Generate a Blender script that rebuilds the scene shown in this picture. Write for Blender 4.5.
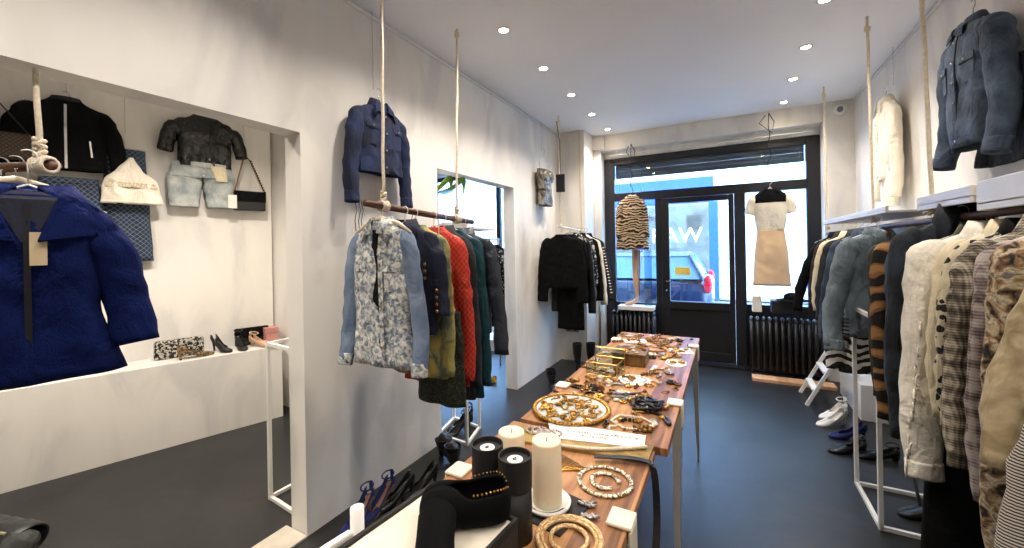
import bpy, bmesh, math, random
from mathutils import Vector, Matrix, noise
PI = math.pi
S = bpy.context.scene
for o in list(bpy.data.objects): bpy.data.objects.remove(o)
C = S.collection
def lin(c):
    def f(v):
        v /= 255.0
        return v / 12.92 if v <= .04045 else ((v + .055) / 1.055) ** 2.4
    return tuple(f(v) for v in c[:3]) + (1,)
# ------------------------------------------------------------------ camera, world, sun, exposure
F, VX, HX, HY, ROLL, EYE = 400., 727., 512., 246.9, .018, 1.5
YAW = math.atan((VX - HX) / F)
cd = bpy.data.cameras.new('camera'); cam = bpy.data.objects.new('camera', cd); C.objects.link(cam)
cd.sensor_width = 36; cd.lens = 36 * F / 1024; cd.clip_start = .05
cd.shift_y = -(274 - HY) / 1024
cam.matrix_world = Matrix.Translation((0, 0, EYE)) @ Matrix.Rotation(YAW, 4, 'Z') @ Matrix.Rotation(PI / 2, 4, 'X') @ Matrix.Rotation(-ROLL, 4, 'Z')
S.camera = cam
w = bpy.data.worlds.new('daylight'); S.world = w; w.use_nodes = True
bg = w.node_tree.nodes['Background']; bg.inputs[0].default_value = lin((166, 205, 255)); bg.inputs[1].default_value = 9.0
sl = bpy.data.lights.new('sun', 'SUN'); sl.energy = 1.0; sl.angle = .05; sl.color = (1, .96, .9)
so = bpy.data.objects.new('sun', sl); C.objects.link(so); so.rotation_euler = (math.radians(42), 0, math.radians(-25))
S.view_settings.view_transform = 'Standard'; S.view_settings.look = 'None'; S.view_settings.gamma = 1
S.view_settings.use_curve_mapping = False; S.view_settings.exposure = 1.22
try:
    S.cycles.use_denoising = True; S.cycles.denoiser = 'OPENIMAGEDENOISE'
    S.cycles.max_bounces = 8; S.cycles.sample_clamp_indirect = 6; S.cycles.caustics_reflective = False; S.cycles.caustics_refractive = False
except Exception: pass

def at(px, py, x=None, y=None, z=None):
    """a point of the photographed frame carried onto a real plane x, y or z = const"""
    a = px - HX; b = -(py - HY); c, s = math.cos(ROLL), math.sin(ROLL)
    u = a * c + b * s; v = -a * s + b * c
    X = u * math.cos(YAW) - F * math.sin(YAW); Y = u * math.sin(YAW) + F * math.cos(YAW)
    t = x / X if x is not None else y / Y if y is not None else (z - EYE) / v
    return Vector((X * t, Y * t, EYE + v * t))
# ------------------------------------------------------------------ materials
class NT:
    def __init__(s, m):
        s.t = m.node_tree; s.n = s.t.nodes; s.b = s.n['Principled BSDF']
    def add(s, k, **kw):
        n = s.n.new(k)
        for a, v in kw.items():
            if a.startswith('i_'):
                key = a[2:].replace('_', ' '); n.inputs[key].default_value = v
            else: setattr(n, a, v)
        return n
    def l(s, a, b): s.t.links.new(a, b)
MC = {}
def mat(name, kind='plain', cols=((200, 200, 200),), sc=8., rough=.8, metal=0., bump=.15, bsc=None, vec=(1, 1, 1), stops=None, sheen=0., spec=None, coat=0., var=.12, wrinkle=False):
    if name in MC: return MC[name]
    m = bpy.data.materials.new(name); m.use_nodes = True; MC[name] = m
    N = NT(m); b = N.b
    b.inputs['Roughness'].default_value = rough; b.inputs['Metallic'].default_value = metal
    if spec is not None: b.inputs['Specular IOR Level'].default_value = spec
    if sheen: b.inputs['Sheen Weight'].default_value = sheen
    if coat: b.inputs['Coat Weight'].default_value = coat
    tc = N.add('ShaderNodeTexCoord'); mp = N.add('ShaderNodeMapping'); mp.inputs['Scale'].default_value = vec
    N.l(tc.outputs['Object'], mp.inputs['Vector']); V = mp.outputs['Vector']
    cs = [lin(c) for c in cols]
    def ramp(fac, cl, pos=None, const=True):
        r = N.add('ShaderNodeValToRGB'); e = r.color_ramp
        e.interpolation = 'CONSTANT' if const else 'LINEAR'
        while len(e.elements) < len(cl): e.elements.new(.5)
        pos = pos or [i / max(1, len(cl) - (0 if const else 1)) for i in range(len(cl))]
        for i, (c, p) in enumerate(zip(cl, pos)): e.elements[i].position = p
        for i, (c, p) in enumerate(zip(cl, pos)): e.elements[i].position = p; e.elements[i].color = c
        N.l(fac, r.inputs[0]); return r.outputs[0]
    def math_(op, a, b_=None, c_=None):
        n = N.add('ShaderNodeMath', operation=op)
        for i, v in enumerate((a, b_, c_)):
            if v is None: continue
            if isinstance(v, (int, float)): n.inputs[i].default_value = v
            else: N.l(v, n.inputs[i])
        return n.outputs[0]
    def nz(scale, det=3., dist=0.):
        n = N.add('ShaderNodeTexNoise', i_Scale=scale, i_Detail=det, i_Distortion=dist); N.l(V, n.inputs['Vector']); return n.outputs[0]
    if kind == 'plain':
        c = cs[0]; a = tuple(v * (1 - var) for v in c[:3]) + (1,); d = tuple(min(1, v * (1 + var)) for v in c[:3]) + (1,)
        col = ramp(nz(sc), [a, d], [.3, .7], False)
    elif kind == 'denim':
        col = ramp(nz(sc, 5.), [cs[0], cs[1]] + cs[2:], [.35, .65] if len(cs) == 2 else [.3, .5, .72], False)
    elif kind == 'camo':
        col = ramp(nz(sc, 2., .6), cs, stops or {2: [0, .5], 3: [0, .45, .58], 4: [0, .42, .5, .6]}[len(cs)])
    elif kind == 'mottle':
        col = ramp(nz(sc, 4., .8), cs, stops or {2: [.4, .6], 3: [.38, .5, .62], 4: [.35, .45, .55, .65]}[len(cs)], False)
    elif kind == 'tiger':
        n = N.add('ShaderNodeTexWave', i_Scale=sc, i_Distortion=11., i_Detail=2.5); n.inputs['Detail Scale'].default_value = 1.0
        n.bands_direction = 'Z'; N.l(V, n.inputs['Vector']); col = ramp(n.outputs['Fac'], cs, stops or [0, .5])
    elif kind == 'spots':
        n = N.add('ShaderNodeTexVoronoi', i_Scale=sc); N.l(V, n.inputs['Vector'])
        f = math_('ADD', n.outputs['Distance'], math_('MULTIPLY', nz(sc * 2), .25)); col = ramp(f, cs, stops or [0, .42])
    elif kind in ('plaid', 'tweed', 'stripes'):
        sp = N.add('ShaderNodeSeparateXYZ'); N.l(V, sp.inputs[0])
        def sn(o, k): return math_('MULTIPLY_ADD', math_('SINE', math_('MULTIPLY', o, k)), .5, .5)
        if kind == 'stripes': col = ramp(sn(math_('ADD', sp.outputs['Z'], sp.outputs['X'] if stops else 0.), sc), cs, [0, .5])
        else:
            xx = math_('ADD', sp.outputs['X'], sp.outputs['Y'])
            a = math_('MULTIPLY', math_('ADD', sn(xx, sc), sn(sp.outputs['Z'], sc)), .5)
            f2 = math_('MULTIPLY', math_('ADD', sn(xx, sc * 5), sn(sp.outputs['Z'], sc * 5)), .5)
            f = math_('ADD', math_('MULTIPLY', a, .5), math_('MULTIPLY', f2, .35))
            f = math_('ADD', f, math_('MULTIPLY', nz(60 if kind == 'plaid' else 35), .18 if kind == 'plaid' else .4))
            col = ramp(f, cs, [.25 + .5 * i / (len(cs) - 1) for i in range(len(cs))], False)
    elif kind == 'cells':
        n = N.add('ShaderNodeTexVoronoi', i_Scale=sc); n.feature = 'DISTANCE_TO_EDGE'; N.l(V, n.inputs['Vector'])
        col = ramp(n.outputs['Distance'], cs, stops or [0, .06])
    elif kind == 'lattice':
        sp = N.add('ShaderNodeSeparateXYZ'); N.l(V, sp.inputs[0])
        xx = math_('ADD', sp.outputs['X'], math_('MULTIPLY', sp.outputs['Y'], .7))
        p = math_('ABSOLUTE', math_('SINE', math_('MULTIPLY', math_('ADD', xx, sp.outputs['Z']), sc)))
        q = math_('ABSOLUTE', math_('SINE', math_('MULTIPLY', math_('SUBTRACT', xx, sp.outputs['Z']), sc)))
        col = ramp(math_('MINIMUM', p, q), cs, stops or [0, .2])
    elif kind == 'planks':
        sp = N.add('ShaderNodeSeparateXYZ'); N.l(V, sp.inputs[0])
        k = math_('FLOOR', math_('MULTIPLY', sp.outputs['X'], 9.))
        wn = N.add('ShaderNodeTexWhiteNoise', noise_dimensions='1D'); N.l(k, wn.inputs['W'])
        n = N.add('ShaderNodeTexNoise', i_Scale=sc, i_Detail=6., i_Distortion=.4)
        m2 = N.add('ShaderNodeMapping'); m2.inputs['Scale'].default_value = (9, 1, 3); N.l(V, m2.inputs[0]); N.l(m2.outputs[0], n.inputs['Vector'])
        col = ramp(math_('ADD', math_('MULTIPLY', n.outputs[0], .8), math_('MULTIPLY', wn.outputs['Value'], .3)), cs, [.3, .55, .8], False)
    elif kind == 'blocks':
        n = N.add('ShaderNodeTexBrick', i_Scale=sc); n.inputs['Color1'].default_value = cs[0]; n.inputs['Color2'].default_value = cs[1]; n.inputs['Mortar'].default_value = cs[2]
        n.inputs['Mortar Size'].default_value = .012; n.inputs['Brick Width'].default_value = .9; n.inputs['Row Height'].default_value = .36
        m2 = N.add('ShaderNodeMapping'); m2.inputs['Rotation'].default_value = (PI / 2, 0, 0); N.l(V, m2.inputs[0]); N.l(m2.outputs[0], n.inputs['Vector']); col = n.outputs[0]
    N.l(col, b.inputs['Base Color'])
    wr = {'denim': .5, 'plain': .0}.get(kind, .0)
    if bump and (sheen or kind == 'denim' or wrinkle):
        n2 = N.add('ShaderNodeTexNoise', i_Scale=9., i_Detail=3., i_Distortion=1.2); m3 = N.add('ShaderNodeMapping'); m3.inputs['Scale'].default_value = (1, 1, .55)
        N.l(tc.outputs['Object'], m3.inputs[0]); N.l(m3.outputs[0], n2.inputs['Vector'])
        b0 = N.add('ShaderNodeBump', i_Strength=.55, i_Distance=.05); N.l(n2.outputs[0], b0.inputs['Height'])
        bp = N.add('ShaderNodeBump', i_Strength=bump, i_Distance=.01); N.l(nz(bsc or max(40, sc * 4), 4.), bp.inputs['Height']); N.l(b0.outputs[0], bp.inputs['Normal']); N.l(bp.outputs[0], b.inputs['Normal'])
    elif bump:
        bp = N.add('ShaderNodeBump', i_Strength=bump, i_Distance=.01); N.l(nz(bsc or max(40, sc * 4), 4.), bp.inputs['Height']); N.l(bp.outputs[0], b.inputs['Normal'])
    return m
def glass(name='clear_glass', tint=(235, 245, 250), refl=.08):
    if name in MC: return MC[name]
    m = bpy.data.materials.new(name); m.use_nodes = True; t = m.node_tree; MC[name] = m
    for n in list(t.nodes): t.nodes.remove(n)
    o = t.nodes.new('ShaderNodeOutputMaterial'); mx = t.nodes.new('ShaderNodeMixShader'); tr = t.nodes.new('ShaderNodeBsdfTransparent'); g = t.nodes.new('ShaderNodeBsdfGlossy')
    tr.inputs[0].default_value = lin(tint); g.inputs['Roughness'].default_value = .02; mx.inputs[0].default_value = refl
    t.links.new(tr.outputs[0], mx.inputs[1]); t.links.new(g.outputs[0], mx.inputs[2]); t.links.new(mx.outputs[0], o.inputs[0]); return m
def emit(name, col, st):
    if name in MC: return MC[name]
    m = bpy.data.materials.new(name); m.use_nodes = True; b = m.node_tree.nodes['Principled BSDF']; MC[name] = m
    b.inputs['Emission Color'].default_value = lin(col); b.inputs['Emission Strength'].default_value = st; return m
WALL = mat('white_plaster', 'mottle', ((214, 211, 207), (228, 224, 217), (232, 228, 221)), sc=3.2, rough=.75, bump=.10, bsc=7, vec=(1, 1, .35))
CEIL = mat('white_ceiling_paint', cols=((242, 242, 243),), sc=1.2, rough=.7, bump=.02, var=.03)
FLOOR = mat('dark_resin_floor', 'mottle', ((24, 25, 26), (29, 30, 31), (37, 38, 38)), sc=2.5, rough=.4, bump=.06, bsc=14, spec=.5)
BLACKF = mat('black_painted_joinery', cols=((27, 27, 30),), rough=.4, bump=.02)
STEEL = mat('white_powder_coat', cols=((232, 230, 224),), rough=.4, bump=0, var=.03)
OLDSTEEL = mat('raw_steel_leg', cols=((176, 172, 164),), rough=.4, metal=.5, bump=.03)
WOOD = mat('oiled_oak_boards', 'planks', ((104, 66, 38), (158, 108, 66), (196, 146, 96)), sc=5, rough=.42, bump=.05)
DARKWOOD = mat('dark_wood_rod', 'planks', ((58, 34, 22), (86, 54, 36), (110, 72, 50)), sc=5, rough=.5, vec=(3, 1, 3))
ROPE = mat('cream_cotton_rope', cols=((228, 214, 190),), sc=60, rough=.9, bump=.6, bsc=160)
WIRE = mat('dark_wire', cols=((30, 30, 34),), rough=.4, metal=.6, bump=0)
CHROME = mat('chrome', cols=((200, 200, 205),), rough=.2, metal=1, bump=0)
GOLD = mat('gold_metal', cols=((196, 148, 70),), rough=.3, metal=1, bump=.1)
SILVER = mat('silver_metal', cols=((170, 168, 165),), rough=.3, metal=1, bump=.1)
PEARL = mat('pearl_bead', cols=((228, 214, 190),), rough=.25, bump=0, coat=.4)
BLACKBEAD = mat('black_bead', cols=((18, 18, 20),), rough=.25, bump=0)
BROWNBEAD = mat('brown_bead', cols=((120, 66, 36),), rough=.3, bump=0, sc=30, var=.4)
PAPER = mat('white_card', cols=((238, 232, 222),), rough=.8, bump=0, var=.02)
BLACKCARD = mat('black_card', cols=((24, 23, 24),), rough=.65, bump=.1)
BLK = mat('black_cloth', cols=((9, 9, 11),), sc=14, rough=.95, bump=.2, spec=.2, wrinkle=True, bsc=120)
LEATHER = mat('black_leather', cols=((12, 12, 13),), rough=.32, bump=.12, bsc=60)
GL = glass()
# ------------------------------------------------------------------ helpers
def tag(o, label=None, cat=None, group=None, kind=None):
    for k, v in (('label', label), ('category', cat), ('group', group), ('kind', kind)):
        if v: o[k] = v
    return o
def empty(name, loc=(0, 0, 0), rz=0, label=None, cat=None, group=None):
    o = bpy.data.objects.new(name, None); C.objects.link(o); o.location = loc; o.rotation_euler = (0, 0, rz); o.empty_display_size = .05
    return tag(o, label, cat, group)
SPLIT = {'buttons': 'button', 'fly_buttons': 'button', 'frayed_threads': 'frayed_thread', 'cuff_lacing': 'cuff_lace'}
def obj(name, bm, m, parent=None, smooth=False, solid=0, sub=0, bev=0, loc=None, rz=None):
    if name in SPLIT:      # every button or thread is a part of its own
        left = set(bm.verts); o = None
        while left:
            st = [left.pop()]; isl = list(st)
            while st:
                for e in st.pop().link_edges:
                    for v in e.verts:
                        if v in left: left.remove(v); st.append(v); isl.append(v)
            idx = {v: i for i, v in enumerate(isl)}; fc = {f for v in isl for f in v.link_faces}
            o = obj(SPLIT[name], ([tuple(v.co) for v in isl], [tuple(idx[v] for v in f.verts) for f in fc]), m, parent, smooth, solid, sub, bev, loc, rz)
        bm.free(); return o
    me = bpy.data.meshes.new(name)
    if isinstance(bm, tuple): me.from_pydata(bm[0], [], bm[1])
    else: bm.to_mesh(me); bm.free()
    for mm in (m if isinstance(m, (list, tuple)) else [m]): me.materials.append(mm)
    b2 = bmesh.new(); b2.from_mesh(me); bmesh.ops.recalc_face_normals(b2, faces=b2.faces); b2.to_mesh(me); b2.free()
    if smooth:
        for p in me.polygons: p.use_smooth = True
    o = bpy.data.objects.new(name, me); C.objects.link(o)
    if bev:
        d = o.modifiers.new('bevel', 'BEVEL'); d.width = bev; d.segments = 2; d.limit_method = 'ANGLE'
    if solid:
        d = o.modifiers.new('thickness', 'SOLIDIFY'); d.thickness = solid; d.offset = 0
    if sub:
        d = o.modifiers.new('smooth', 'SUBSURF'); d.levels = sub; d.render_levels = sub
    if parent: o.parent = parent
    if loc is not None: o.location = loc
    if rz is not None: o.rotation_euler = (0, 0, rz)
    return o
def B(): return bmesh.new()
def box(bm, x0, x1, y0, y1, z0, z1):
    vs = [bm.verts.new(p) for p in ((x0, y0, z0), (x1, y0, z0), (x1, y1, z0), (x0, y1, z0), (x0, y0, z1), (x1, y0, z1), (x1, y1, z1), (x0, y1, z1))]
    for f in ((0, 3, 2, 1), (4, 5, 6, 7), (0, 1, 5, 4), (1, 2, 6, 5), (2, 3, 7, 6), (3, 0, 4, 7)): bm.faces.new([vs[i] for i in f])
    return bm
def prism(bm, pts, z0, z1):
    a = [bm.verts.new((x, y, z0)) for x, y in pts]; b = [bm.verts.new((x, y, z1)) for x, y in pts]; n = len(pts)
    bm.faces.new(a[::-1]); bm.faces.new(b)
    for i in range(n): bm.faces.new((a[i], a[(i + 1) % n], b[(i + 1) % n], b[i]))
    return bm
def plate(bm, pts, y0, y1):
    """polygon given in x,z with depth along y"""
    a = [bm.verts.new((x, y0, z)) for x, z in pts]; b = [bm.verts.new((x, y1, z)) for x, z in pts]; n = len(pts)
    bm.faces.new(a); bm.faces.new(b[::-1])
    for i in range(n): bm.faces.new((a[i], b[i], b[(i + 1) % n], a[(i + 1) % n]))
    return bm
def tube(bm, pts, r, n=8, closed=False, caps=True):
    pts = [Vector(p) for p in pts]; m = len(pts); rr = r if isinstance(r, (list, tuple)) else [r] * m
    up = None; rings = []
    for i, p in enumerate(pts):
        a = pts[(i - 1) % m] if (closed or i > 0) else p; c = pts[(i + 1) % m] if (closed or i < m - 1) else p
        t = (c - a).normalized()
        if up is None: up = t.orthogonal().normalized()
        else:
            up = up - t * up.dot(t)
            up = up.normalized() if up.length > 1e-6 else t.orthogonal().normalized()
        s = t.cross(up)
        rings.append([bm.verts.new(p + (up * math.cos(2 * PI * k / n) + s * math.sin(2 * PI * k / n)) * rr[i]) for k in range(n)])
    for i in range(m if closed else m - 1):
        A, D = rings[i], rings[(i + 1) % m]
        for k in range(n): bm.faces.new((A[k], A[(k + 1) % n], D[(k + 1) % n], D[k]))
    if caps and not closed: bm.faces.new(rings[0][::-1]); bm.faces.new(rings[-1])
    return bm
def lathe(bm, prof, n=24, c=(0, 0, 0)):
    rings = []
    for r, z in prof: rings.append([bm.verts.new((c[0] + r * math.cos(2 * PI * k / n), c[1] + r * math.sin(2 * PI * k / n), c[2] + z)) for k in range(n)])
    for A, D in zip(rings, rings[1:]):
        for k in range(n): bm.faces.new((A[k], A[(k + 1) % n], D[(k + 1) % n], D[k]))
    bm.faces.new(rings[0][::-1]); bm.faces.new(rings[-1]); return bm
def ball(bm, c, r, sx=1, sy=1, sz=1, u=8, v=6):
    return bmesh.ops.create_uvsphere(bm, u_segments=u, v_segments=v, radius=r, matrix=Matrix.Translation(c) @ Matrix.Diagonal((sx, sy, sz, 1)))
def spline(pts, n):
    """Catmull-Rom through rows of numbers"""
    out = []; m = len(pts)
    for i in range(n):
        t = i / (n - 1) * (m - 1); k = min(int(t), m - 2); f = t - k
        p0, p1, p2, p3 = pts[max(0, k - 1)], pts[k], pts[k + 1], pts[min(m - 1, k + 2)]
        out.append(tuple(.5 * (2 * b + (c - a) * f + (2 * a - 5 * b + 4 * c - d) * f * f + (3 * b - a - 3 * c + d) * f ** 3) for a, b, c, d in zip(p0, p1, p2, p3)))
    return out
def sgnp(v, e): return math.copysign(abs(v) ** e, v)
def copy_tree(o, parent=None):
    c = o.copy(); C.objects.link(c)
    if parent: c.parent = parent
    for ch in list(o.children): copy_tree(ch, c)
    return c
def struct(name, bm, m, parent=None, bev=0):
    o = obj(name, bm, m, parent, bev=bev)
    if not parent: o['kind'] = 'structure'
    return o
def text_mesh(parent, s, size, m, mw, depth=.004, name='lettering'):
    cu = bpy.data.curves.new(name, 'FONT'); cu.body = s; cu.size = size; cu.extrude = depth; cu.align_x = 'CENTER'; cu.align_y = 'CENTER'
    o = bpy.data.objects.new(name, cu); C.objects.link(o); me = bpy.data.meshes.new_from_object(o)
    bpy.data.objects.remove(o); me.materials.append(m); o = bpy.data.objects.new(name, me); C.objects.link(o); o.parent = parent; o.matrix_local = mw; return o

# ================================================================== THE SETTING
H = 2.99; LX = -1.962; RX = 1.193; FY = 5.4; WY = 5.55; BY = -2.6; AX = -4.7
fl = struct('floor', box(B(), AX - .4, RX + .2, BY, 5.75, -.12, 0), FLOOR)
struct('ceiling', box(B(), AX - .4, RX + .2, BY, 5.75, H, H + .12), CEIL)
T = .13
b = B()   # left wall of the shop with its two openings
box(b, LX - T, LX, BY, -.9, 0, H); box(b, LX - T, LX, 1.326, 2.45, 0, H); box(b, LX - T, LX, 3.71, 5.0, 0, H)
box(b, LX - T, LX, -.9, 1.326, 2.12, H); box(b, LX - T, LX, 2.45, 3.71, 2.12, H)
struct('wall_left', b, WALL)
b = B(); box(b, LX + .001, LX + .012, 1.33, 5.0, H - .03, H - .012)
struct('trim_1', b, STEEL)
b = B(); box(b, RX - .012, RX - .001, BY, 5.38, H - .03, H - .012); struct('trim_2', b, STEEL)
struct('wall_right', box(B(), RX, RX + .12, BY, 5.75, 0, H), WALL)
struct('wall_rear', box(B(), AX - .4, RX + .12, BY - .12, BY, 0, H), WALL)
b = B(); box(b, -1.60, 1.19, FY, 5.72, 2.785, H); box(b, -1.5, .93, WY + .005, 5.62, 2.695, 2.785); box(b, LX - T, -1.60, 4.98, 5.72, 0, H); box(b, -1.60, -1.50, FY, 5.72, 0, 2.785)
box(b, .93, RX, FY - .02, 5.72, 0, H)
struct('wall_front', b, WALL)
b = B(); box(b, -1.60, -1.44, FY - .05, FY - .002, 2.80, H - .01); struct('trim_3', b, WALL)
# threshold strip of the first opening
struct('trim_4', box(B(), -2.13, LX + .01, -.88, 1.32, .001, .012), mat('pale_threshold', cols=((196, 188, 172),), rough=.6))
# side room: skew back wall with long plinth, end wall, then the back room with its own window
P0 = Vector((-4.06, .68)); D = Vector((.30, .954)).normalized(); NB = Vector((-D.y, D.x))
def aw(s, off): p = P0 + D * s + NB * off; return (p.x, p.y)
b = B(); prism(b, [aw(-3.4, .36), aw(1.62, .36), aw(1.62, .5), aw(-3.4, .5)], 0, H); struct('wall_alcove', b, WALL)
b = B(); prism(b, [aw(-3.4, 0), aw(1.6, 0), aw(1.6, .355), aw(-3.4, .355)], 0, .64)
pl = struct('wall_plinth', b, WALL)
b = B(); e0 = aw(1.6, .5); prism(b, [(e0[0], e0[1]), (e0[0], e0[1] + .1), (LX - T - .001, 2.5), (LX - T - .001, 2.38)], 0, H); struct('wall_alcove_end', b, WALL)
b = B(); box(b, AX - .4, AX - .28, BY, 5.75, 0, H); box(b, AX - .28, -4.55, 5.45, 5.72, 0, H); box(b, -4.55, LX - T, 5.45, 5.72, 2.72, H); box(b, -4.55, LX - T, 5.45, 5.72, 0, .35)
box(b, -2.3, LX - T, 5.45, 5.72, .35, 2.72)
struct('wall_back_room', b, WALL)
wn = empty('window_2', (0, 5.55, 0)); wn['kind'] = 'structure'
b = B()
for x in (-4.55, -3.26, -2.36): box(b, x, x + .07, 0, .06, .35, 2.72)
box(b, -4.55, -2.3, 0, .06, .35, .42); box(b, -4.55, -2.3, 0, .06, 2.65, 2.72)
obj('window_frame', b, BLACKF, wn); obj('pane', box(B(), -4.5, -2.3, .025, .031, .4, 2.68), GL, wn)
struct('trim_5', box(B(), -4.55, -2.3, 4.95, 5.44, 0, .16), WALL)
# front window: black joinery
wf = empty('window_1', (0, WY, 0)); wf['kind'] = 'structure'
b = B(); TH = .07
box(b, -1.50, -1.36, 0, TH, 0, 2.69); box(b, .80, .93, 0, TH, 0, 2.69); box(b, -1.36, .80, 0, TH, 2.60, 2.69)
box(b, -1.36, .80, -.015, TH + .01, 2.10, 2.21)
box(b, -.83, -.757, 0, TH, .02, 2.10); box(b, .082, .20, -.01, TH, .02, 2.10)
obj('window_frame', b, BLACKF, wf, bev=.006)
b = B(); box(b, -1.36, -.83, .01, TH - .01, 0, .70); box(b, .20, .80, .01, TH - .01, 0, .74); box(b, -1.36, -.83, 0, TH, .66, .72); box(b, .2, .8, 0, TH, .7, .76)
obj('lower_panel', b, BLACKF, wf, bev=.004)
for n_, r in (('pane', (-1.36, -.83, .72, 2.10)), ('pane', (.20, .80, .76, 2.10)), ('pane', (-1.36, .80, 2.21, 2.615))):
    obj(n_, box(B(), r[0], r[1], .03, .036, r[2], r[3]), GL, wf)
dr = empty('door_1', (0, WY, 0)); dr['kind'] = 'structure'
b = B(); box(b, -.755, -.66, .0, TH, .03, 2.095); box(b, .02, .08, 0, TH, .03, 2.095); box(b, -.66, .02, 0, TH, 2.03, 2.095); box(b, -.66, .02, 0, TH, .66, .76); box(b, -.66, .02, 0, TH, .03, .14)
obj('door_leaf', b, BLACKF, dr, bev=.006); obj('door_panel', box(B(), -.66, .02, .02, TH - .02, .14, .66), BLACKF, dr)
obj('pane', box(B(), -.66, .02, .03, .036, .76, 2.03), GL, dr)
b = B(); tube(b, [(-.70, -.005, 1.02), (-.70, -.05, 1.02), (-.62, -.055, 1.02)], .008); ball(b, (-.70, -.004, .9), .012)
obj('handle', b, CHROME, dr)
struct('trim_6', box(B(), -1.5, .93, FY, WY + .1, 0, .025), BLACKF)
# dark box of the rolled shutter outside the transom
sh = obj('roller_shutter', B(), BLACKF)
bpy.data.objects.remove(sh)
b = B()
for k in range(5): box(b, -1.355, .795, WY + .082 + .004 * (k % 2), WY + .10, 2.42 + k * .055, 2.42 + k * .055 + .052)
tag(obj('roller_shutter', b, mat('grey_shutter_slats', cols=((66, 72, 80),), rough=.5)), 'dark grey rolled-down shutter slats hanging behind the transom glass', 'shutter')
# suspended curtain track above the window
b = B(); tube(b, [(-1.4, 5.46, 2.72), (.85, 5.46, 2.72)], .007); 
for x in (-1.3, -.5, .3, .8): tube(b, [(x, 5.46, 2.72), (x, 5.46, 2.785)], .004)
tag(obj('hanging_rail', b, STEEL), 'thin white rail fixed under the lintel above the shop window', 'rail')

# ceiling spotlights
LAMP = emit('lamp_glow', (255, 226, 176), 40)
lr = lathe(B(), [(.026, -.001), (.042, -.001), (.044, -.006), (.034, -.009), (.031, -.004)], 20)
first = None
def downlight(x, y, label, e=26, group=None, col=(1, .90, .79)):
    global first
    if first is None:
        t = empty('ceiling_spotlight', (x, y, H)); obj('rim', lr, CHROME, t, True)
        obj('bulb', lathe(B(), [(.001, -.0065), (.030, -.0065), (.030, -.001), (.001, -.001)], 16), LAMP, t); first = t
    else: t = copy_tree(first); t.location = (x, y, H)
    tag(t, label, 'ceiling light', group)
    ld = bpy.data.lights.new('spot', 'SPOT'); ld.energy = e; ld.spot_size = math.radians(125); ld.spot_blend = .9; ld.shadow_soft_size = .04; ld.color = col
    lo = bpy.data.objects.new('spot_light', ld); C.objects.link(lo); lo.location = (x, y, H - .03)
    return t
nm = ['nearest', 'second nearest', 'middle', 'second farthest', 'farthest']
for k in range(5):
    downlight(-1.325, 2.40 + k * .677, f'{nm[k]} recessed spotlight in the left ceiling row, seen from the camera', 30, 'recessed spotlights along the left of the ceiling')
nr = ['nearest', 'second nearest', 'second farthest', 'farthest']
for k in range(4):
    downlight(.555, 3.09 + k * .677, f'{nr[k]} recessed spotlight in the right ceiling row, seen from the camera', 24, 'recessed spotlights along the right of the ceiling')
for x in (-1.325, .555):                       # the same rows go on behind the camera
    for k in range(4):
        ld = bpy.data.lights.new('spot', 'SPOT'); ld.energy = 24; ld.spot_size = math.radians(130); ld.spot_blend = .9; ld.shadow_soft_size = .05; ld.color = (1, .91, .81)
        lo = bpy.data.objects.new('spot_light', ld); C.objects.link(lo); lo.location = (x, 1.75 - k * .9, H - .03)
for x, y, e in ((-2.9, .3, 66), (-2.75, 1.35, 76), (-3.3, -.9, 40), (-3.0, 3.2, 30), (-3.4, 4.4, 25)):   # side rooms' lamps
    ld = bpy.data.lights.new('spot', 'SPOT'); ld.energy = e; ld.spot_size = math.radians(140); ld.spot_blend = .8; ld.shadow_soft_size = .04; ld.color = (1, .90, .78)
    lo = bpy.data.objects.new('spot_light', ld); C.objects.link(lo); lo.location = (x, y, H - .03)
# ================================================================== CLOTHES
def wsamp(prof, z):
    if z >= prof[0][0]: return prof[0][1:]
    for a, c in zip(prof, prof[1:]):
        if c[0] <= z <= a[0]:
            f = (a[0] - z) / (a[0] - c[0]); f2 = f * f * (3 - 2 * f) * .5 + f * .5
            return tuple(p + (q - p) * f2 for p, q in zip(a[1:], c[1:]))
    return prof[-1][1:]
EXP = 2.3
def fronty(prof, x, z):
    w_, t_, cx, cy = wsamp(prof, z); u = min(.995, abs((x - cx) / w_))
    return cy - t_ * (1 - u ** EXP) ** (1 / EXP)
def disp(x, y, z, a, seed):
    q = noise.noise(Vector((x * 12 + z * 5 + seed, y * 4, z * 7 - x * 4)))
    return a * (noise.noise(Vector((x * 8 + seed, y * 4, z * 4))) + .9 * (.35 - abs(q)) * 1.6 + .5 * noise.noise(Vector((x * 24, seed, z * 18 + seed))))
def shell(prof, fold=.01, seed=0., n=44, m=30, hemj=0.):
    """a hanging cloth body lofted through rows (z, halfwidth, halfthickness, cx, cy)"""
    vs = []; fs = []; zt, zb = prof[0][0], prof[-1][0]
    zs = [zt + (zb - zt) * (i / (m - 1)) ** 1.25 for i in range(m)]
    for i, z in enumerate(zs):
        w_, t_, cx, cy = wsamp(prof, z); g = min(1, (zt - z) / .15)
        for k in range(n):
            a = 2 * PI * k / n; ca, sa = math.cos(a), math.sin(a)
            x = sgnp(ca, 2 / EXP) * w_; y = sgnp(sa, 2 / EXP) * t_
            f = (disp(x, y, z, fold, seed) + fold * .8 * math.sin(x * 38 + seed * 3 + z * 3) * min(1, (zt - z) / (zt - zb) * 1.4)) * g
            zz = z + (hemj * math.sin(a * 2 + seed) if i == m - 1 else 0)
            vs.append((cx + x + ca * f * .4, cy + y + sgnp(sa, .5) * f, zz))
    for i in range(m - 1):
        for k in range(n):
            p, q = i * n + k, i * n + (k + 1) % n; fs.append((p, q, q + n, p + n))
    return vs, fs
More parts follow.
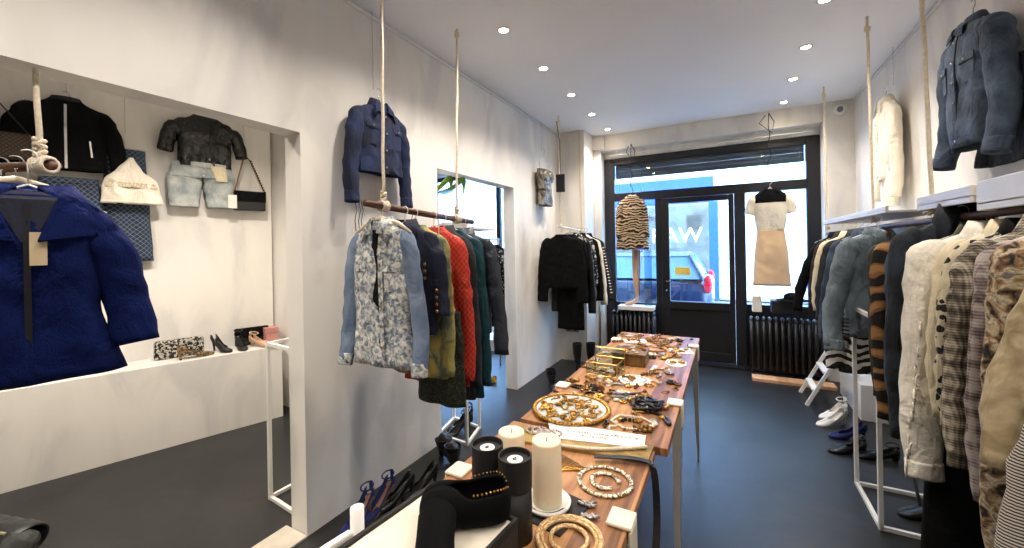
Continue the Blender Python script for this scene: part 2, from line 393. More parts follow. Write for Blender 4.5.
def sleeve(pts, seed=0., fold=.006, n=18, m=22):
    """rows (x,y,z,r_across,r_thick)"""
    rows = spline(pts, m); vs = []; fs = []
    for i, r in enumerate(rows):
        a = Vector(rows[max(0, i - 1)][:3]); c = Vector(rows[min(m - 1, i + 1)][:3]); t = (c - a).normalized()
        s = t.cross(Vector((0, 1, 0))); s = s.normalized() if s.length > .05 else Vector((1, 0, 0)); u = s.cross(t)
        for k in range(n):
            an = 2 * PI * k / n; p = Vector(r[:3]); f = disp(p.x + math.cos(an) * .05, p.y + math.sin(an) * .05, p.z * 1.8, fold, seed) + fold * .5 * math.sin(p.z * 60 + an * 2 + seed)
            v = p + s * math.cos(an) * (r[3] + f) + u * math.sin(an) * (r[4] + f); vs.append(tuple(v))
    for i in range(m - 1):
        for k in range(n):
            p, q = i * n + k, i * n + (k + 1) % n; fs.append((p, q, q + n, p + n))
    return vs, fs
def patch(prof, quad, off=.006, th=.004, nx=8, nz_=10):
    """a panel of cloth lying on the front: quad = corners (x,z) TL,TR,BR,BL"""
    bm = B(); g = []
    for s_ in (0, 1):
        gg = []
        for j in range(nz_ + 1):
            row = []
            for i in range(nx + 1):
                u, v = i / nx, j / nz_; (ax, az), (bx, bz), (cx, cz), (dx, dz) = quad
                x = (ax * (1 - u) + bx * u) * (1 - v) + (dx * (1 - u) + cx * u) * v; z = (az * (1 - u) + bz * u) * (1 - v) + (dz * (1 - u) + cz * u) * v
                row.append(bm.verts.new((x, fronty(prof, x, z) - off - s_ * th, z)))
            gg.append(row)
        g.append(gg)
    for gg in g:
        for j in range(nz_):
            for i in range(nx): bm.faces.new((gg[j][i], gg[j][i + 1], gg[j + 1][i + 1], gg[j + 1][i]))
    edge = [(0, i) for i in range(nx + 1)] + [(j, nx) for j in range(1, nz_ + 1)] + [(nz_, i) for i in range(nx - 1, -1, -1)] + [(j, 0) for j in range(nz_ - 1, 0, -1)]
    for (a, c), (d, e) in zip(edge, edge[1:] + edge[:1]): bm.faces.new((g[0][a][c], g[0][d][e], g[1][d][e], g[1][a][c]))
    return bm
def collar(nw, nt, h=.035, drop=.06, tip=.055, gap=.02, z=0., cy=0., flare=.03, n=26, splay=.05, out=1.42):
    """turned-down collar around the neck; opens at the front"""
    vs = []; fs = []
    for i in range(n + 1):
        s = i / n * 2 - 1; an = -PI / 2 + s * PI * .94 + PI      # starts front-left, runs round the back
        an = PI / 2 + s * (PI - gap / max(nw, .01))
        ux, uy = math.cos(an), math.sin(an); fr = max(0, abs(s) - .55) / .45
        bx, by = ux * nw, cy + uy * nt
        sg = math.copysign(1, ux) if abs(ux) > 1e-6 else 0
        e_ = h * (1 - .45 * fr)
        vs.append((bx, by, z - .012)); vs.append((bx * 1.0, by, z + e_ * .7)); vs.append((bx * 1.06, cy + uy * (nt + .004), z + e_))
        vs.append((ux * nw * (out * .5 + .54) + sg * fr * splay * .35, cy + uy * (nt + .016), z + e_ * .45 - drop * .25))
        vs.append((ux * nw * out + sg * fr * splay, cy + uy * (nt + .024), z - drop * (.35 + .4 * fr) - tip * fr))
    m = 5
    for i in range(n):
        for j in range(m - 1):
            p = i * m + j; fs.append((p, p + 1, p + m + 1, p + m))
    return vs, fs
def buttons(prof, pts, r=.008, off=.012):
    bm = B()
    for x, z in pts:
        y = fronty(prof, x, z) - off
        bmesh.ops.create_cone(bm, cap_ends=True, segments=10, radius1=r, radius2=r * .8, depth=.004, matrix=Matrix.Translation((x, y, z)) @ Matrix.Rotation(PI / 2, 4, 'X'))
    return bm
def top(name, label, cat, loc, rz, m, L=.6, sw=.21, hw=None, ww=None, t=.045, slv=None, slm=None, col=True, colm=None, front='button', btn=CHROME, cuffm=None, pockets=0, nw=.075, fold=.009, seed=1., group=None, slim=.06, yoke=None, hem=None, collar_kw=None, frontm=None):
    """a hanging jacket, shirt or coat; origin at the neck"""
    g = empty(name, loc, rz, label, cat, group); hw = hw or sw * .92; ww = ww or sw * .9
    prof = [(.012, nw, .032, 0, 0), (-.010, nw + .02, t * .8, 0, 0), (-.030, sw * .62, t * .85, 0, 0), (-.055, sw * .88, t * .85, 0, 0), (-.085, sw * .96, t * .92, 0, 0), (-.15, sw * .96, t * 1.05, 0, 0), (-L * .35, sw * .93, t * 1.1, 0, 0), (-L * .65, ww, t, 0, 0), (-L, hw, t * .95, 0, 0)]
    obj('body', shell(prof, fold, seed), m, g, True, .004)
    if slv:
        sl_, spread, bend = slv[:3]; r0 = slv[3] if len(slv) > 3 else slim; r1 = slv[4] if len(slv) > 4 else r0 * .68; fy = slv[5] if len(slv) > 5 else -.01
        for s in (-1, 1):
            x0 = s * (sw * .93)
            tt = max(t, .03); r0 *= .88; x0 -= s * .022
            pts = [(x0 - s * .035, 0, -.050, r0 * .35, tt * .45), (x0 - s * .006, 0, -.078, r0 * .72, tt * .7), (x0 + s * .012, 0, -.13, r0 * .95, tt * .82), (x0 + s * (spread * .35 + .018), fy * .4, -sl_ * .4, r0 * .95, tt * .78), (x0 + s * (spread * .72 + .02), fy + .012, -sl_ * .7, r0 * .86, tt * .7), (x0 + s * (spread + .012), fy + bend, -sl_, r1, tt * .58)]
            so_ = obj('sleeve', sleeve(pts, seed + s), slm or m, g, True, .004)
            if cuffm:
                a, c = Vector(pts[4][:3]), Vector(pts[5][:3]); d = (c - a).normalized()
                p0 = c - d * .05; p1 = c + d * .012
                obj('cuff', sleeve([(*p0, r1 * 1.05, tt * .66), (*((p0 + p1) / 2), r1 * 1.08, tt * .66), (*p1, r1 * 1.08, tt * .64)], seed, .001, m=6), cuffm, so_, True, .006)
    if col: obj('collar', collar(nw, .036, **(collar_kw or {})), colm or m, g, True, .005)
    pm = frontm or m
    if col and (front or nw < .07) and name != 'wool_coat':
        for s in (-1, 1): obj('collar_point', patch(prof, ((s * nw * .45, .008), (s * (nw + .012), -.012), (s * (nw + .018), -.062), (s * .014, -.045)), .012, .006, 5, 5), colm or m, g, bev=.002)
    if front == 'button':
        obj('placket', patch(prof, ((-.016, -.05), (.016, -.05), (.016, -L + .004), (-.016, -L + .004)), .002, .006, 3, 16), pm, g)
        nb = max(3, int(L / .095)); obj('buttons', buttons(prof, [(0, -.075 - i * (L - .11) / (nb - 1)) for i in range(nb)]), btn, g)
    elif front == 'open':
        obj('lining', patch(prof, ((-.02, -.03), (.02, -.03), (.05, -L + .01), (-.035, -L + .01)), .003, .002, 4, 16), BLK, g)
    elif front == 'zip':
        obj('zip', patch(prof, ((-.007, -.03), (.007, -.03), (.007, -L + .005), (-.007, -L + .005)), .004, .004, 2, 14), btn, g)
    for s in ((-1, 1) if pockets else ()):
        cx = s * sw * .5; pw = sw * .2; pz = -L * .24 - .03
        pk = obj('pocket', patch(prof, ((cx - pw, pz - .02), (cx + pw, pz - .02), (cx + pw * .8, pz - .13), (cx - pw * .8, pz - .13)), .004, .004, 5, 5), pm, g)
        obj('pocket_flap', patch(prof, ((cx - pw * 1.08, pz), (cx + pw * 1.08, pz), (cx + pw * 1.05, pz - .035), (cx - pw * 1.05, pz - .035)), .009, .004, 5, 3), pm, pk)
        obj('pocket_button', buttons(prof, [(cx, pz - .022)], .007, .017), btn, pk)
    if yoke: obj('yoke', patch(prof, ((-sw * .8, -.05), (sw * .8, -.05), (sw * .9, -.15), (-sw * .9, -.15)), .003, .004, 14, 4), yoke, g)
    if hem: obj('hem_band', patch(prof, ((-hw * .93, -L + .045), (hw * .93, -L + .045), (hw * .93, -L - .003), (-hw * .93, -L - .003)), .003, .005, 14, 3), hem, g)
    return g, prof
def hanger(loc, rz, label, m=STEEL, wd=.19, group=None, wood=False, hook=.07, hm=CHROME, bar=True):
    g = empty('clothes_hanger', loc, rz, label, 'hanger', group)
    b = B(); r = .008 if wood else .004
    if wood:
        tube(b, [(-wd, 0, -.075), (-wd * .6, 0, -.03), (0, 0, .0), (wd * .6, 0, -.03), (wd, 0, -.075)], [.006, .011, .013, .011, .006])
    else:
        tube(b, [(-wd, 0, -.08), (0, 0, 0), (wd, 0, -.08)], r)
        if bar: tube(b, [(-wd, 0, -.08), (wd, 0, -.08)], r * .9)
    obj('arms', b, m, g, True)
    b = B(); q = [(0, 0, 0), (0, 0, hook * .5)] + [(.02 * math.sin(a), 0, hook * .5 + .022 - .022 * math.cos(a)) for a in [x * .35 for x in range(2, 12)]]
    tube(b, q, .0022, 6); obj('hook', b, hm, g, True); return g
def rope(name, p, q, r, m, label, cat='rope', knot=None, wob=.0015, group=None):
    p, q = Vector(p), Vector(q); g = empty(name, p, 0, label, cat, group)
    n = 14; pts = [(q - p) * (i / n) + Vector((wob * math.sin(i * 1.7), wob * math.cos(i * 1.3), 0)) for i in range(n + 1)]
    pts[0] = Vector((0, 0, 0)); pts[-1] = q - p
    obj('cord', tube(B(), pts, r, 8), m, g, True)
    for kz in (knot or ()):
        b = B(); c = (q - p) * kz
        tube(b, [(c.x + .012 * math.cos(a), c.y + .012 * math.sin(a), c.z + .005 * math.sin(a * 1.5) + .006 * i * .2 - .012) for i, a in enumerate([x * .7 for x in range(26)])], r * .8, 6)
        obj('knot', b, m, g, True)
    return g
def trousers(name, label, loc, rz, m, L=.95, hw=.19, t=.03, seed=0., skirt=False, cat=None, wb=None, hw2=None, group=None, flare=.02):
    g = empty(name, loc, rz, label, cat or ('skirt' if skirt else 'trousers'), group)
    prof = [(0, hw * .86, t, 0, 0), (-.05, hw * .88, t, 0, 0), (-L * .3, hw * .98, t * 1.2, 0, 0), (-L, hw2 or hw, t * 1.1, 0, 0)]
    if skirt: obj('body', shell(prof, .008, seed), m, g, True, .004)
    else:
        obj('seat', shell([p for p in prof[:3]] + [(-L * .34, hw, t * 1.2, 0, 0)], .006, seed, m=14), m, g, True, .004)
        for s in (-1, 1):
            obj('leg', sleeve([(s * hw * .5, 0, -L * .28, hw * .5, t), (s * hw * .52, 0, -L * .6, hw * .46, t * .9), (s * hw * (.52 + flare), 0, -L, hw * .42, t * .8)], seed + s, .006, m=16), m, g, True, .004)
    obj('waistband', sleeve([(0, 0, .004, hw * .875, t * 1.1), (0, 0, -.02, hw * .88, t * 1.15), (0, 0, -.04, hw * .89, t * 1.15)], 0, .0005, n=28, m=5), wb or m, g, True, .005)
    return g, prof
DEN = lambda n_, a, c, **k: mat(n_, 'denim', (a, c), sc=9, rough=.85, bump=.3, bsc=220, **k)
M_dark = DEN('indigo_denim', (9, 16, 42), (24, 42, 82)); M_dark2 = DEN('dark_wash_denim', (20, 26, 34), (40, 50, 62))
M_grey = DEN('grey_blue_denim', (84, 98, 108), (126, 140, 150)); M_blue = DEN('mid_blue_denim', (42, 56, 74), (80, 96, 116))
M_light = DEN('washed_pale_denim', (146, 156, 160), (196, 200, 196))
M_camo = mat('blue_white_floral_print', 'mottle', ((92, 104, 122), (136, 144, 154), (190, 190, 186), (220, 217, 208)), sc=42, rough=.85, wrinkle=True)
M_cham = DEN('pale_chambray', (98, 116, 142), (126, 142, 166))
M_royal = mat('royal_blue_wool', cols=((2, 20, 76),), sc=40, rough=.9, bump=.4, bsc=200, spec=.2, wrinkle=True)
M_navy = mat('navy_cloth', cols=((20, 24, 48),), sc=30, rough=.85, bump=.2, wrinkle=True)
M_teal = mat('teal_cloth', cols=((14, 66, 78),), sc=20, rough=.8, wrinkle=True)
M_red = mat('red_lattice_print', 'lattice', ((212, 92, 62), (186, 38, 26)), sc=95, rough=.8, stops=[0, .18], wrinkle=True)
M_goldp = mat('green_gold_floral', 'mottle', ((92, 104, 84), (150, 146, 92), (186, 160, 84)), sc=12, wrinkle=True)
M_tweed = mat('dark_green_tweed', 'mottle', ((14, 18, 14), (34, 40, 30), (64, 70, 54)), sc=90, wrinkle=True)
M_slate = mat('slate_leather', cols=((44, 50, 62),), rough=.5, bump=.3, bsc=140, wrinkle=True)
M_white = mat('white_distressed_denim', cols=((236, 230, 216),), sc=14, rough=.85, bump=.4, bsc=60, var=.06, wrinkle=True)
M_cream = mat('cream_cotton', cols=((226, 212, 180),), sc=10, rough=.85, bump=.25, var=.06, wrinkle=True)
M_ivory = mat('ivory_silk', cols=((240, 232, 214),), sc=10, rough=.55, bump=.1, var=.04, wrinkle=True)
M_leop = mat('leopard_print', 'spots', ((22, 20, 18), (206, 194, 166)), sc=32, stops=[0, .52], wrinkle=True)
M_tiger = mat('tiger_fur', 'tiger', ((18, 13, 10), (122, 84, 46), (152, 112, 68)), sc=3.2, stops=[0, .5, .8], bump=.5, rough=.95)
M_tigdress = mat('tiger_knit', 'tiger', ((30, 20, 16), (182, 152, 116), (206, 182, 150)), sc=9, stops=[0, .45, .75], rough=.9)
M_plaid = mat('brown_plaid_wool', 'plaid', ((52, 46, 40), (116, 106, 92), (196, 186, 166)), sc=150, rough=.9, wrinkle=True)
M_plaid2 = mat('lilac_boucle', 'tweed', ((58, 48, 46), (134, 118, 118), (196, 184, 178)), sc=130, rough=.95, bump=.6)
M_boucle = mat('multicolour_boucle', 'mottle', ((34, 32, 32), (132, 104, 74), (196, 180, 150), (108, 104, 102)), sc=30, rough=.95, bump=.8, bsc=70)
M_stripe = mat('black_white_zebra', 'tiger', ((16, 16, 18), (226, 220, 208)), sc=5, stops=[0, .5])
M_pin = mat('fine_stripe_cotton', 'stripes', ((44, 44, 48), (206, 198, 184)), sc=900, rough=.9)
M_olive = mat('olive_wool', 'mottle', ((30, 34, 26), (46, 50, 38), (62, 64, 48)), sc=16, wrinkle=True)
M_brown = mat('dark_brown_cloth', cols=((44, 34, 28),), rough=.9, wrinkle=True)
M_char = mat('charcoal_cloth', cols=((40, 44, 50),), sc=20, rough=.9, wrinkle=True)
M_diamond = mat('blue_diamond_jacquard', 'lattice', ((96, 112, 132), (28, 38, 58)), sc=85, stops=[0, .22])
M_black2 = mat('black_print_white', 'camo', ((12, 12, 14), (210, 206, 198)), sc=34, stops=[0, .58])
M_seq = mat('black_sequins', 'camo', ((7, 7, 9), (44, 44, 48)), sc=18, stops=[0, .62], rough=.22, bump=.5, bsc=50, wrinkle=True)
M_metal = mat('pewter_lame', 'mottle', ((70, 66, 60), (110, 104, 94), (150, 144, 130)), sc=20, rough=.35, metal=.4)
M_fl2 = mat('teal_yellow_print', 'camo', ((18, 30, 36), (60, 96, 100), (150, 170, 140)), sc=20)
M_fl3 = mat('yellow_black_print', 'camo', ((12, 12, 12), (196, 160, 40)), sc=12, stops=[0, .55])
R90 = PI / 2
# ---- left wall: denim jacket
JL = LX + .075
g, pr = top('denim_jacket', 'cropped dark indigo denim jacket hung high on the left wall, lace ties at the cuffs', 'jacket', (JL, 1.80, 2.385), R90, M_dark, L=.42, sw=.20, t=.05, slv=(.60, .045, 0), pockets=1, seed=2.2, nw=.06, cuffm=M_dark, hem=M_dark, slim=.058)
obj('brand_label', patch(pr, ((-.02, .004), (.02, .004), (.02, -.03), (-.02, -.03)), -.03, .003, 2, 2), PAPER, g)
for x in (-.225, -.20, -.18, .23):
    obj('lace_tie', tube(B(), [(x, -.035, -.60), (x + .01, -.04, -.66), (x - .005, -.04, -.72), (x + .006, -.035, -.78)], .0022, 5), M_navy, g, True)
hanger((JL, 1.80, 2.40), R90, 'white hanger inside the indigo denim jacket on the left wall', hook=.1)
rope('hanging_wire', (LX + .03, 1.80, 2.5), (LX + .03, 1.80, H), .0018, CHROME, 'thin twin wire holding the indigo denim jacket on the left wall', 'wire', wob=.001)
# bustier far on the left wall
g = empty('bustier', (LX + .07, 4.36, 2.40), R90, 'pewter metallic strapless bustier hung on the far left wall', 'top')
pf = [(0, .16, .045, 0, 0), (-.08, .17, .06, 0, 0), (-.2, .15, .05, 0, 0), (-.24, .14, .045, 0, 0), (-.42, .17, .05, 0, 0)]
obj('body', shell(pf, .012, 4.), M_metal, g, True, .005)
for s in (-1, 1):
    b = B(); ball(b, (s * .07, -.05, -.08), .075, 1, .45, 1, 14, 10); obj('cup', b, M_metal, g, True)
obj('waist_sash', sleeve([(0, 0, -.2, .155, .058), (0, 0, -.24, .158, .06)], 1., .002, 28, 5), M_metal, g, True, .004)
hanger((LX + .07, 4.36, 2.56), R90, 'white wire hanger above the pewter bustier on the left wall', wd=.15, hook=.1)
b = B(); tube(b, [(LX + .07, 4.22, 2.48), (LX + .07, 4.24, 2.39)], .0025); tube(b, [(LX + .07, 4.50, 2.48), (LX + .07, 4.48, 2.39)], .0025)
tag(obj('bustier_strap', b, CHROME), 'two thin clip straps joining the pewter bustier to its hanger', 'strap')
rope('hanging_wire', (LX + .04, 4.36, 2.64), (LX + .04, 4.36, H), .0018, CHROME, 'thin wire holding the bustier hanger on the far left wall', 'wire', wob=.001)

# ---- main left rail
RXL = -1.55
def railz(y): return 1.727 - (y - 1.40) * .055
g = empty('wooden_clothes_rail', (RXL, 1.38, 1.727), 0, 'dark wooden clothes rod hung on two ropes beside the left wall', 'clothes rail')
obj('rod', tube(B(), [(0, 0, 0), (.003, .45, -.027), (0, .93, -.05)], [.017, .018, .017], 14), DARKWOOD, g, True)
rope('rope', (RXL, 1.50, 1.75), (-1.60, 1.56, H), .008, ROPE, 'cream rope holding the near end of the wooden rod', knot=(0, .02))
rope('rope', (RXL, 2.13, 1.71), (-1.60, 2.24, H), .008, ROPE, 'cream rope holding the far end of the wooden rod', knot=(0, .03, .97))
for y, l_ in ((1.50, 'near'), (2.13, 'far')):
    b = B()
    for k in range(4): tube(b, [(.024 * math.cos(a), k * .011 - .016, .024 * math.sin(a)) for a in [i * PI / 6 for i in range(12)]], .0065, 6, closed=True)
    tag(obj('rope_binding', b, ROPE, None, True, loc=(RXL, y, railz(y))), f'cream rope wound round the {l_} end of the wooden rod', 'rope')
NZ = -.075
def onrail(y, **k): return (RXL + k.get('dx', 0), y, railz(y) - .10)
g, pr = top('printed_denim_jacket', 'blue and white floral printed denim jacket with plain chambray sleeves, nearest on the wooden rod', 'jacket', (RXL + .03, 1.455, 1.625), .0, M_camo, L=.70, sw=.205, hw=.20, ww=.175, t=.042, slv=(.71, .07, -.015), slm=M_cham, cuffm=M_camo, pockets=1, seed=3.1, front='open', slim=.055, nw=.065, collar_kw=dict(drop=.06, tip=.05))
for s in (-1, 1): obj('placket', patch(pr, ((s * .022, -.05), (s * .05, -.05), (s * .045 + .008, -.695), (s * .02 + .008, -.695)), .004, .004, 2, 14), M_camo, g)
obj('buttons', buttons(pr, [(.036, -.1 - .1 * i) for i in range(6)], .007), GOLD, g)
hanger((RXL + .03, 1.455, 1.655), 0, 'pale wooden hanger in the floral printed jacket, nearest on the wooden rod', mat('pale_wood', cols=((222, 206, 178),), rough=.5), wood=True, hook=.06)
def cuffline(g, x0, y, z0, n=4):
    b = B()
    for k in range(n): ball(b, (x0, y, z0 - k * .035), .009, 1, .6, 1)
    obj('buttons', b, GOLD, g, True)
L1 = [
 ('blazer', 'navy double-breasted jacket with brass sleeve buttons, just behind the floral printed jacket', 'jacket', 1.60, M_navy, dict(L=.56, sw=.2, t=.034, slv=(.46, .05, 0), slim=.068, front=None, col=True), .05),
 ('patterned_dress', 'long faded green and gold floral dress on the wooden rod behind the navy jacket', 'dress', 1.69, M_goldp, dict(t=.034, L=.80, sw=.215, hw=.21, slv=(.78, .03, 0), col=False, front=None), .04),
 ('red_dress', 'red dress with a cream scallop print hanging mid rail on the wooden rod', 'dress', 1.83, M_red, dict(t=.04, L=.88, sw=.195, hw=.22, slv=(.84, .05, 0), col=False, front=None, slim=.062), .055),
 ('grey_coat', 'dark grey coat just behind the red scallop-print dress', 'coat', 1.94, M_char, dict(t=.034, L=.98, sw=.2, hw=.22, slv=(.9, .05, 0), front=None), .04),
 ('teal_dress', 'teal dress hanging behind the dark grey coat on the wooden rod', 'dress', 2.02, M_teal, dict(t=.028, L=1.0, sw=.18, hw=.19, slv=(.92, .05, 0), col=False, front=None), .055),
 ('leather_jacket', 'dark slate leather jacket with hanging sleeve at the far end of the wooden rod', 'jacket', 2.12, M_slate, dict(L=.62, sw=.215, slv=(.74, .09, 0), front=None, slim=.07), .06)]
for i, (n_, lb, ct, y, m, kw, dx) in enumerate(L1):
    g, pr = top(n_, lb, ct, (RXL + dx, y, railz(y) - .095), (-.06 if i % 2 else .05), m, t=kw.pop('t', .026), seed=5. + i * 1.7, nw=.065, **kw)
    if n_ == 'blazer': cuffline(g, .225, -.042, -.33, 4); cuffline(g, .16, -.048, -.2, 3)
    hanger((RXL + dx, y, railz(y) - .07), (-.06 if i % 2 else .05), 'white hanger on the wooden rod holding the ' + {'blazer': 'navy brass-buttoned jacket', 'patterned_dress': 'green and gold floral dress', 'red_dress': 'red scallop-print dress', 'grey_coat': 'dark grey coat', 'teal_dress': 'teal dress', 'leather_jacket': 'slate leather jacket'}[n_], wd=.17, hook=.07, hm=STEEL)
trousers('tweed_skirt', 'long dark green tweed skirt below the gold floral dress on the left rail', (RXL + .15, 1.755, 1.15), 0, M_tweed, L=.5, hw=.15, t=.03, seed=2., skirt=True, hw2=.165)
b = B(); tube(b, [(0, 0, .5), (0, 0, .0)], .002); tube(b, [(-.10, 0, .0), (.10, 0, 0)], .005); 
for s in (-1, 1): box(b, s * .08 - .01, s * .08 + .01, -.012, .012, -.02, .01)
tag(obj('skirt_hanger', b, STEEL, loc=(RXL + .15, 1.755, 1.165)), 'long clip hanger carrying the dark green tweed skirt', 'hanger')

# white frame racks -------------------------------------------------
def frame_rack(label, cs, zt, r=.011, bars=True):
    """four-cornered frame of square white tube; cs = corners on the floor"""
    c0 = Vector((*cs[0], 0)); g = empty('metal_frame_rack', c0, 0, label, 'rack')
    L_ = [Vector((*c, 0)) - c0 for c in cs]
    def bar(nm_, p, q):
        d = (q - p).normalized(); tube_ = tube(B(), [p, q], r * 1.25, 4); obj(nm_, tube_, STEEL, g)
    up = Vector((0, 0, zt - r)); e = Vector((0, 0, r))
    for p in L_: bar('post', p + e * .0, p + up)
    for i in range(len(L_)):
        bar('base_bar', L_[i] + e, L_[(i + 1) % len(L_)] + e)
        if bars: bar('top_bar', L_[i] + up, L_[(i + 1) % len(L_)] + up)
    return g
frame_rack('white metal tube frame rack standing in the doorway under the left rail', [(-1.76, 2.50), (-1.83, 2.78), (-2.13, 2.84), (-2.06, 2.53)], 1.12)
frame_rack('white metal tube frame standing in the side room behind the wall end', [(-2.46, 1.43), (-2.12, 1.40), (-2.11, 1.90), (-2.45, 1.93)], .95)
frame_rack('white metal tube frame rack under the clothes on the right', [(.68, 2.72), (.68, 3.16), (1.08, 3.16), (1.08, 2.72)], 1.10)
b = B(); box(b, -2.34, -1.72, 2.49, 2.92, 1.64, 1.665); box(b, -2.34, -1.72, 2.49, 2.51, 1.665, 1.70)
tag(obj('wall_shelf', b, STEEL, bev=.004), 'white shelf box in the doorway behind the wooden rod', 'shelf')
rs = at(447, 193, x=-2.15)
g = empty('display_riser', (rs.x, rs.y, 1.666), 0, 'clear acrylic display stand carrying the green shoes', 'stand')
for x in (-.13, .13):
    for y in (-.1, .1): obj('post', tube(B(), [(x, y, 0), (x, y, rs.z - 1.678)], .006), glass('acrylic', (220, 232, 238), .15), g)
obj('board', box(B(), -.15, .15, -.12, .12, rs.z - 1.678, rs.z - 1.666), glass('acrylic'), g)
# ---- shoes
def shoe(name, label, loc, rz, m, L=.24, w=.038, heel=.09, openf=.38, topm=None, boot=0, group=None, heelr=.008, toe=1.0, cat='shoe', strap=False, sole=None, scale=1.):
    hm = 1.35 if strap else .95
    """a shoe along local +x (toe at +x)"""
    g = empty(name, loc, rz, label, cat, group)
    if scale != 1: g.scale = (scale,) * 3
    rows = []; N_ = 14
    for i in range(N_):
        u = i / (N_ - 1); x = -L * .42 + u * L
        zb = heel * (1 - min(1, max(0, (u - .10) / .58))) ** 1.2
        ww = w * (.72 + .15 * u) if u < .5 else w * (1.0 - .1 * math.cos(u * 3)) * (1 - max(0, (u - .78) / .22) ** 2 * (.75 if toe > .9 else .45))
        ht = .068 - .062 * u if u < .5 else .045 * (1 - max(0, (u - .6) / .4) * .6)
        rows.append((x, ww, zb, zb + ht, u))
    vs = []; fs = []; n = 12
    for x, ww, zb, zt, u in rows:
        op = (1 if u < 1 - openf else max(0, 1 - (u - (1 - openf)) / .12)) if not boot else 0
        for k in range(n + 1):
            half = op * hm * (1 if u > .12 else .75)
            a = PI / 2 + half + (2 * PI - 2 * half) * k / n
            ca, sa = math.cos(a), math.sin(a)
            vs.append((x, sgnp(ca, .8) * ww, (zb + zt) / 2 + sgnp(sa, .8) * (zt - zb) / 2))
    for i in range(len(rows) - 1):
        for k in range(n): p = i * (n + 1) + k; fs.append((p, p + 1, p + n + 2, p + n + 1))
    nv = len(rows) * (n + 1)
    fs.append(tuple(range(nv - n - 1, nv)))
    fs.append(tuple(range(n, -1, -1)) if boot else tuple(range(n, -1, -1)))
    obj('upper', (vs, fs[:-1] if not boot else fs), m, g, True, .003)
    b = B(); hx = -L * .36
    if heel > .02: tube(b, [(hx, 0, heel + .012), (hx - .004, 0, heel * .5), (hx + .002, 0, .0)], [w * .62, max(heelr * 1.3, w * .25 if heelr > .01 else heelr), heelr], 10); obj('heel', b, sole or m, g, True)
    b = B(); poly = [(r[0], r[1] * .92, r[2]) for r in rows] ; vs2 = []
    for x, ww, z in poly: vs2 += [(x, -ww, z - .002), (x, ww, z - .002), (x, ww, z + .003), (x, -ww, z + .003)]
    f2 = []
    for i in range(len(poly) - 1):
        for k in range(4): p = i * 4; f2.append((p + k, p + (k + 1) % 4, p + 4 + (k + 1) % 4, p + 4 + k))
    f2 += [(0, 1, 2, 3), tuple(len(vs2) - 4 + k for k in (3, 2, 1, 0))]
    obj('sole', (vs2, f2), sole or m, g)
    if boot:
        x0 = -L * .24
        obj('shaft', sleeve([(x0 + .025, 0, heel + .01, .05, .036), (x0 + .008, 0, heel + .07, .052, .042), (x0, 0, heel + boot * .6, .060, .050), (x0 - .005, 0, heel + boot, .068, .056)], 1., .003), m, g, True, .005)
    if strap:
        b = B(); tube(b, [(-L * .3 + .034 * math.cos(a), .034 * math.sin(a), heel + .072 - .008 * math.cos(a)) for a in [i * PI / 8 for i in range(16)]], .0045, 6, closed=True); box(b, -L * .3 - .038, -L * .3 - .030, -.009, .009, heel + .03, heel + .085); obj('ankle_strap', b, m, g, True)
    return g
M_green = mat('green_satin', cols=((120, 160, 44),), rough=.4, bump=.05)
shoe('high_heel_shoe', 'green satin high heel on the clear stand in the doorway, pointing away', (rs.x + .03, rs.y + .06, rs.z + .001), -2.6, M_green, heel=.1, w=.045)
shoe('high_heel_shoe', 'green satin high heel on the clear stand in the doorway, nearer of the pair', (rs.x - .02, rs.y - .06, rs.z + .001), -2.6, M_green, heel=.1, w=.045)
M_blk = LEATHER
M_nv = mat('navy_suede', cols=((26, 34, 92),), rough=.9)
M_nude = mat('nude_leather', cols=((150, 112, 84),), rough=.5)
shoe('court_shoe', 'black court shoe on the floor by the left wall, nearer of the pair', (-1.74, 1.75, 0), -1.9, M_blk)
shoe('court_shoe', 'black court shoe on the floor by the left wall, farther of the pair', (-1.68, 1.90, 0), -1.9, M_blk)
shoe('strappy_sandal', 'navy suede sandal with tan insole by the left wall, nearer one', (-1.80, 1.52, 0), -1.4, M_nv, strap=True, sole=M_nude)
shoe('strappy_sandal', 'navy suede sandal with tan insole by the left wall, farther one', (-1.79, 1.66, 0), -1.5, M_nv, strap=True, sole=M_nude)
shoe('ankle_boot', 'black boot with tan sole on the floor beyond the black court shoes', (-1.62, 2.15, 0), -.8, M_blk, boot=.1, heel=.06, heelr=.016, sole=M_nude)
shoe('ankle_boot', 'black low boot in front of the white rack, pointing to the table', (-1.76, 2.28, 0), -.2, M_blk, boot=.08, heel=.05, heelr=.014)
shoe('platform_sandal', 'black platform sandal inside the white rack in the doorway', (-1.93, 2.62, 0), -1.9, M_blk, heel=.09, heelr=.02, strap=True)
shoe('platform_sandal', 'black platform sandal behind its twin inside the white rack', (-1.98, 2.74, 0), -1.9, M_blk, heel=.09, heelr=.02, strap=True)
shoe('slipper', 'mustard yellow mule on the back room floor, seen through the doorway', (-2.38, 3.80, 0), PI, mat('mustard', cols=((214, 160, 30),), rough=.6), heel=.01, openf=.55)
for i, (x, y, r, lb) in enumerate(((-1.62, 3.86, -.9, 'black ankle boot against the left wall, nearest to the table edge'), (-1.62, 4.66, -1.1, 'mid-height black boot standing by the far left wall below the black clothes'), (-1.48, 4.74, -1.2, 'tall black boot beside its twin below the black clothes'))):
    shoe('tall_boot' if i else 'ankle_boot', lb, (x, y, 0), r, M_blk, boot=.24 if i else .14, heel=.06, heelr=.018, cat='boot')
